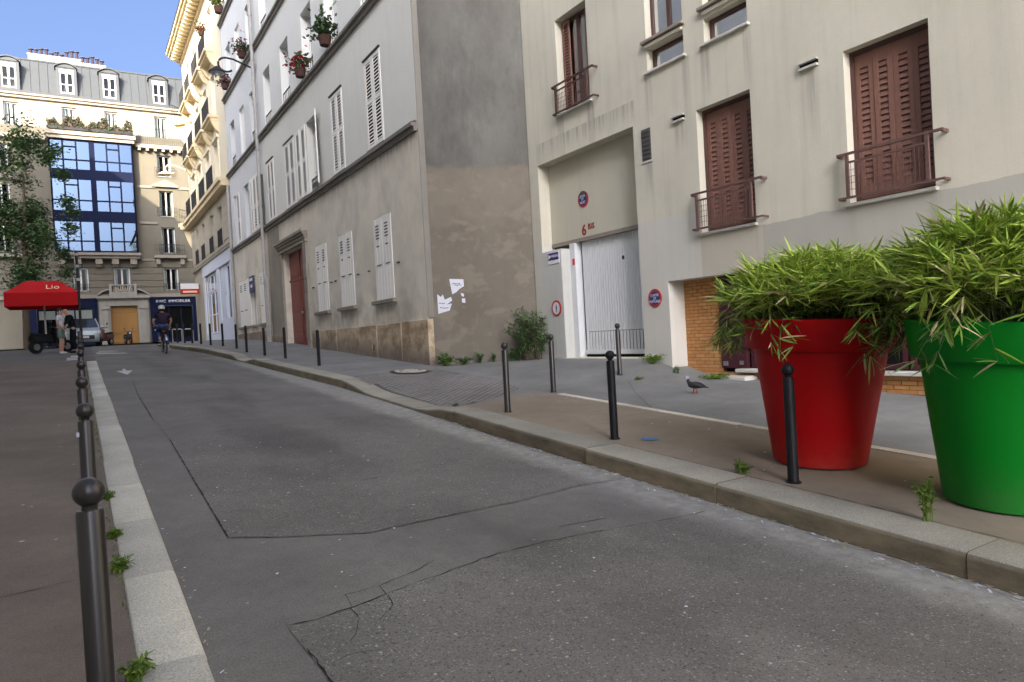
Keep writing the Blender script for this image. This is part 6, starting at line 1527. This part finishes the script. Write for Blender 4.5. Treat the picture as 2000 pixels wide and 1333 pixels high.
rd = dict(pelvis=(0, -.2, 1.03), waist=(0, -.15, 1.18), chest=(0, -.02, 1.40), neck=(0, .06, 1.53), head0=(0, .09, 1.59), head1=(0, .10, 1.655), head2=(0, .1, 1.73), hd=(0, .6, -.5), curl=1.2)
for s, k in (('l', -1), ('r', 1)):
    rd[s+'sh'] = (k*.19, .02, 1.45); rd[s+'el'] = (k*.31, .12, 1.22); rd[s+'wr'] = (k*.27, .24, 1.07); rd[s+'hip'] = (k*.10, -.16, .99)
    rd[s+'kn'] = (k*.13, .22, .70) if k > 0 else (k*.13, .24, .86); rd[s+'an'] = (k*.14, .04, .25) if k > 0 else (k*.14, -.06, .56); rd[s+'he'] = (k*.14, -.0, .20) if k > 0 else (k*.14, -.10, .52); rd[s+'to'] = (k*.145, .16, .17) if k > 0 else (k*.145, .06, .495)
person((2.68, 29.3, zroad(2.68, 29.3)), .02, 'cyclist in dark top, jeans and pale helmet seen from behind', 'plum_cloth', 'jeans', rd, helmet=True)
# ------------------------------------------------------------------ car, motor scooter, motorcycle
car = thing('parked_car', 'small grey hatchback facing us beside the far stone portal', 'car', (.15, 43.2, gz(43.2)-.03), None, 0)
sec = [(-1.9, .55, .28, .62), (-1.86, .72, .22, .80), (-1.3, .80, .2, .92), (-.95, .80, .2, .98), (-.25, .80, .2, 1.0), (1.4, .80, .2, 1.0), (1.85, .74, .25, .96), (1.95, .66, .32, .8)]
b = MB(); ring = []
for y, w_, z0, z1 in sec: ring.append([(-w_*.94, y, z0), (w_*.94, y, z0), (w_, y, (z0+z1)/2), (w_*.94, y, z1), (-w_*.94, y, z1), (-w_, y, (z0+z1)/2)])
for k in range(len(ring)-1):
    for j in range(6): b.poly([ring[k][j], ring[k][(j+1) % 6], ring[k+1][(j+1) % 6], ring[k+1][j]])
b.poly(ring[0]); b.poly(ring[-1]); bevel(smooth_angle(b.build('body', 'carpaint', car, local=True), 40), .02, 2)
cab = [((-.95, .74), .97), ((-.25, .60), 1.44), ((1.25, .58), 1.46), ((1.85, .68), .95)]
b = MB(); rr_ = [[(-w_, y, z), (w_, y, z)] for (y, w_), z in cab]
b.poly([rr_[1][0], rr_[1][1], rr_[2][1], rr_[2][0]]); b.build('roof', 'carpaint', car, local=True)
b = MB()
for k in (0, 2): b.poly([rr_[k][0], rr_[k][1], rr_[k+1][1], rr_[k+1][0]])
for s in (0, 1): b.poly([r_[s] for r_ in rr_])
b.build('windows', 'carglass', car, local=True)
b = MB()
for s in (-1, 1):
    for (y0, w0, z0), (y1, w1, z1) in (((-.95, .74, .97), (-.25, .60, 1.44)), ((-.25, .60, 1.44), (1.25, .58, 1.46)), ((1.25, .58, 1.46), (1.85, .68, .95)), ((.5, .76, .98), (.5, .59, 1.45))): b.tube([(s*w0, y0, z0), (s*w1, y1, z1)], .035, 6)
b.build('pillars', 'carpaint', car, local=True)
for s in (-1, 1):
    b = MB(); b.poly([(s*.74, -1.80, .80), (s*.42, -1.89, .76), (s*.45, -1.91, .64), (s*.76, -1.80, .66)]); b.poly([(s*.74, -1.83, .80), (s*.42, -1.92, .76), (s*.45, -1.93, .64), (s*.76, -1.83, .66)]); b.build('headlight', 'light', car, local=True)
    b = MB(); b.ball((s*.88, -.75, .99), .09, 10, 6); b.build('mirror', 'carpaint', car, local=True)
b = MB(); b.box(-.5, .5, -1.95, -1.90, .36, .56); b.build('grille', 'iron', car, local=True); b = MB(); b.box(-.26, .26, -1.96, -1.951, .42, .52); b.build('number_plate', 'plate', car, local=True)
for x in (-.68, .68):
    for y in (-1.25, 1.25):
        b = MB(); b.tube([(x-.1, y, .31), (x+.1, y, .31)], .31, 20); o = b.build('wheel', 'tyre', car, local=True); b = MB(); b.tube([(x-.105, y, .31), (x+.105, y, .31)], .18, 14); b.build('hub_cap', 'steel', o, local=True)
def moto(loc, rotz, label, mat, cat, screen=True):
    t = thing('motor_scooter', label, cat, loc, None, rotz); 
    for y in (-.62, .62):
        b = MB(); b.tube([(-.06, y, .25), (.06, y, .25)], .25, 18); o = b.build('wheel', 'tyre', t, local=True); b = MB(); b.tube([(-.065, y, .25), (.065, y, .25)], .13, 12); b.build('rim', 'steel', o, local=True)
    b = MB(); b.hexa([(-.16, -.8, .42), (.16, -.8, .42), (.17, .0, .36), (-.17, .0, .36), (-.13, -.85, .70), (.13, -.85, .70), (.15, .05, .62), (-.15, .05, .62)]); bevel(b.build('rear_body', mat, t, local=True), .05, 2)
    b = MB(); b.hexa([(-.2, .38, .35), (.2, .38, .35), (.16, .58, .4), (-.16, .58, .4), (-.22, .28, .92), (.22, .28, .92), (.14, .44, .95), (-.14, .44, .95)]); bevel(b.build('front_shield', mat, t, local=True), .04, 2)
    b = MB(); b.hexa([(-.14, -.78, .70), (.14, -.78, .70), (.13, .02, .63), (-.13, .02, .63), (-.12, -.76, .79), (.12, -.76, .79), (.10, .0, .72), (-.10, .0, .72)]); bevel(b.build('seat', 'tyre', t, local=True), .03, 2)
    b = MB(); b.tube([(-.34, .24, 1.02), (0, .32, 1.0), (.34, .24, 1.02)], .018, 8); b.tube([(0, .32, 1.0), (0, .62, .25)], .03, 8); b.build('handlebar', 'iron', t, local=True)
    b = MB(); b.box(-.17, .17, -.1, .5, .27, .36); b.build('foot_board', 'iron', t, local=True); b = MB(); b.ball((0, .5, .86), .07, 10, 6); b.build('headlight', 'light', t, local=True)
    for s in (-1, 1): 
        b = MB(); b.tube([(s*.26, .26, 1.02), (s*.30, .25, 1.2)], .008, 6); b.ball((s*.31, .25, 1.24), .055, 8, 6); b.build('mirror', 'iron', t, local=True)
    return t
moto((1.22, 46.5, gz(46.5)-.02), PI-.5, 'dull red motor scooter parked beside the grey hatchback', 'scooter_red', 'motor scooter')
moto((3.42, 66.2, gz(66.2)+.06), PI+.25, 'dark motor scooter parked before the ochre carriage door', 'iron', 'motor scooter')
moto((-.95, 32.6, gz(32.6)-.03), -.9, 'black motor scooter behind the person in shorts at the left edge', 'tyre', 'motor scooter')
# bicycle rack hoops at the far right corner
for i, (x, y) in enumerate(((4.7, 49.5), (5.4, 50.2), (6.1, 50.9))):
    t = thing('bike_rack', ('left', 'middle', 'right')[i]+' one of three plain steel bicycle hoops before the corner shop', 'bike rack', (x, y, gz(y)), 'bicycle hoops at the far corner'); b = MB()
    b.tube([(-.35, 0, 0), (-.35, 0, .7), (-.25, 0, .82), (.25, 0, .82), (.35, 0, .7), (.35, 0, 0)], .03, 8); b.build('hoop', 'steel', t, local=True)
# ------------------------------------------------------------------ pigeon
pg = thing('pigeon', 'dark pigeon with pale head walking on the grey forecourt', 'pigeon', (8.08, 7.8, zpav(8.08, 7.8)), None, math.radians(28))
J = {'tail2': ((0, -.215, .085), (.022, .006)), 'tail1': ((0, -.14, .10), (.030, .016)), 'rump': ((0, -.06, .118), (.048, .042)), 'body': ((0, .015, .122), (.058, .056)), 'breast': ((0, .075, .138), (.046, .048)), 'neck': ((0, .105, .185), .027), 'nape': ((0, .110, .222), .022), 'head': ((0, .118, .250), (.022, .024)), 'brow': ((0, .135, .252), .014)}
skin('body', J, [('tail2', 'tail1'), ('tail1', 'rump'), ('rump', 'body'), ('body', 'breast'), ('breast', 'neck'), ('neck', 'nape'), ('nape', 'head'), ('head', 'brow')], 'pigeon', pg, 'body')
b = MB(); b.lathe([(.001, -.034), (.018, -.03), (.0255, -.01), (.0265, .008), (.02, .024), (.001, .031)], (0, .118, .245), 14); b.build('pale_hood', 'pigeon_head', pg, True, True)
b = MB(); b.tube([(0, .142, .250), (0, .170, .243)], [.006, .001], 6); b.build('beak', 'iron', pg, local=True)
for s in (-1, 1):
    b = MB(); b.ball((s*.022, .126, .255), .004, 6, 4); b.build('eye', 'orange_l', pg, local=True)
    b = MB(); P = [(s*.052, .06, .165), (s*.064, .0, .145), (s*.058, -.09, .115), (s*.02, -.18, .098), (s*.03, -.09, .160), (s*.045, .0, .182)]; b.poly(P); b.poly([(x-s*.006, y, z-.004) for x, y, z in P]); b.build('wing', 'pigeon', pg, local=True)
    b = MB(); b.tube([(s*.022, .01+s*.02, .085), (s*.024, .0+s*.03, .045), (s*.024, .012+s*.035, .006)], [.012, .006, .005], 6)
    for a in (-.5, 0, .5): b.tube([(s*.024, .012+s*.035, .006), (s*.024+.03*math.sin(a), .012+s*.035+.032*math.cos(a), .004)], .003, 4)
    b.tube([(s*.024, .012+s*.035, .006), (s*.024, -.008+s*.035, .004)], .003, 4); b.build('leg', 'sred', pg, local=True)
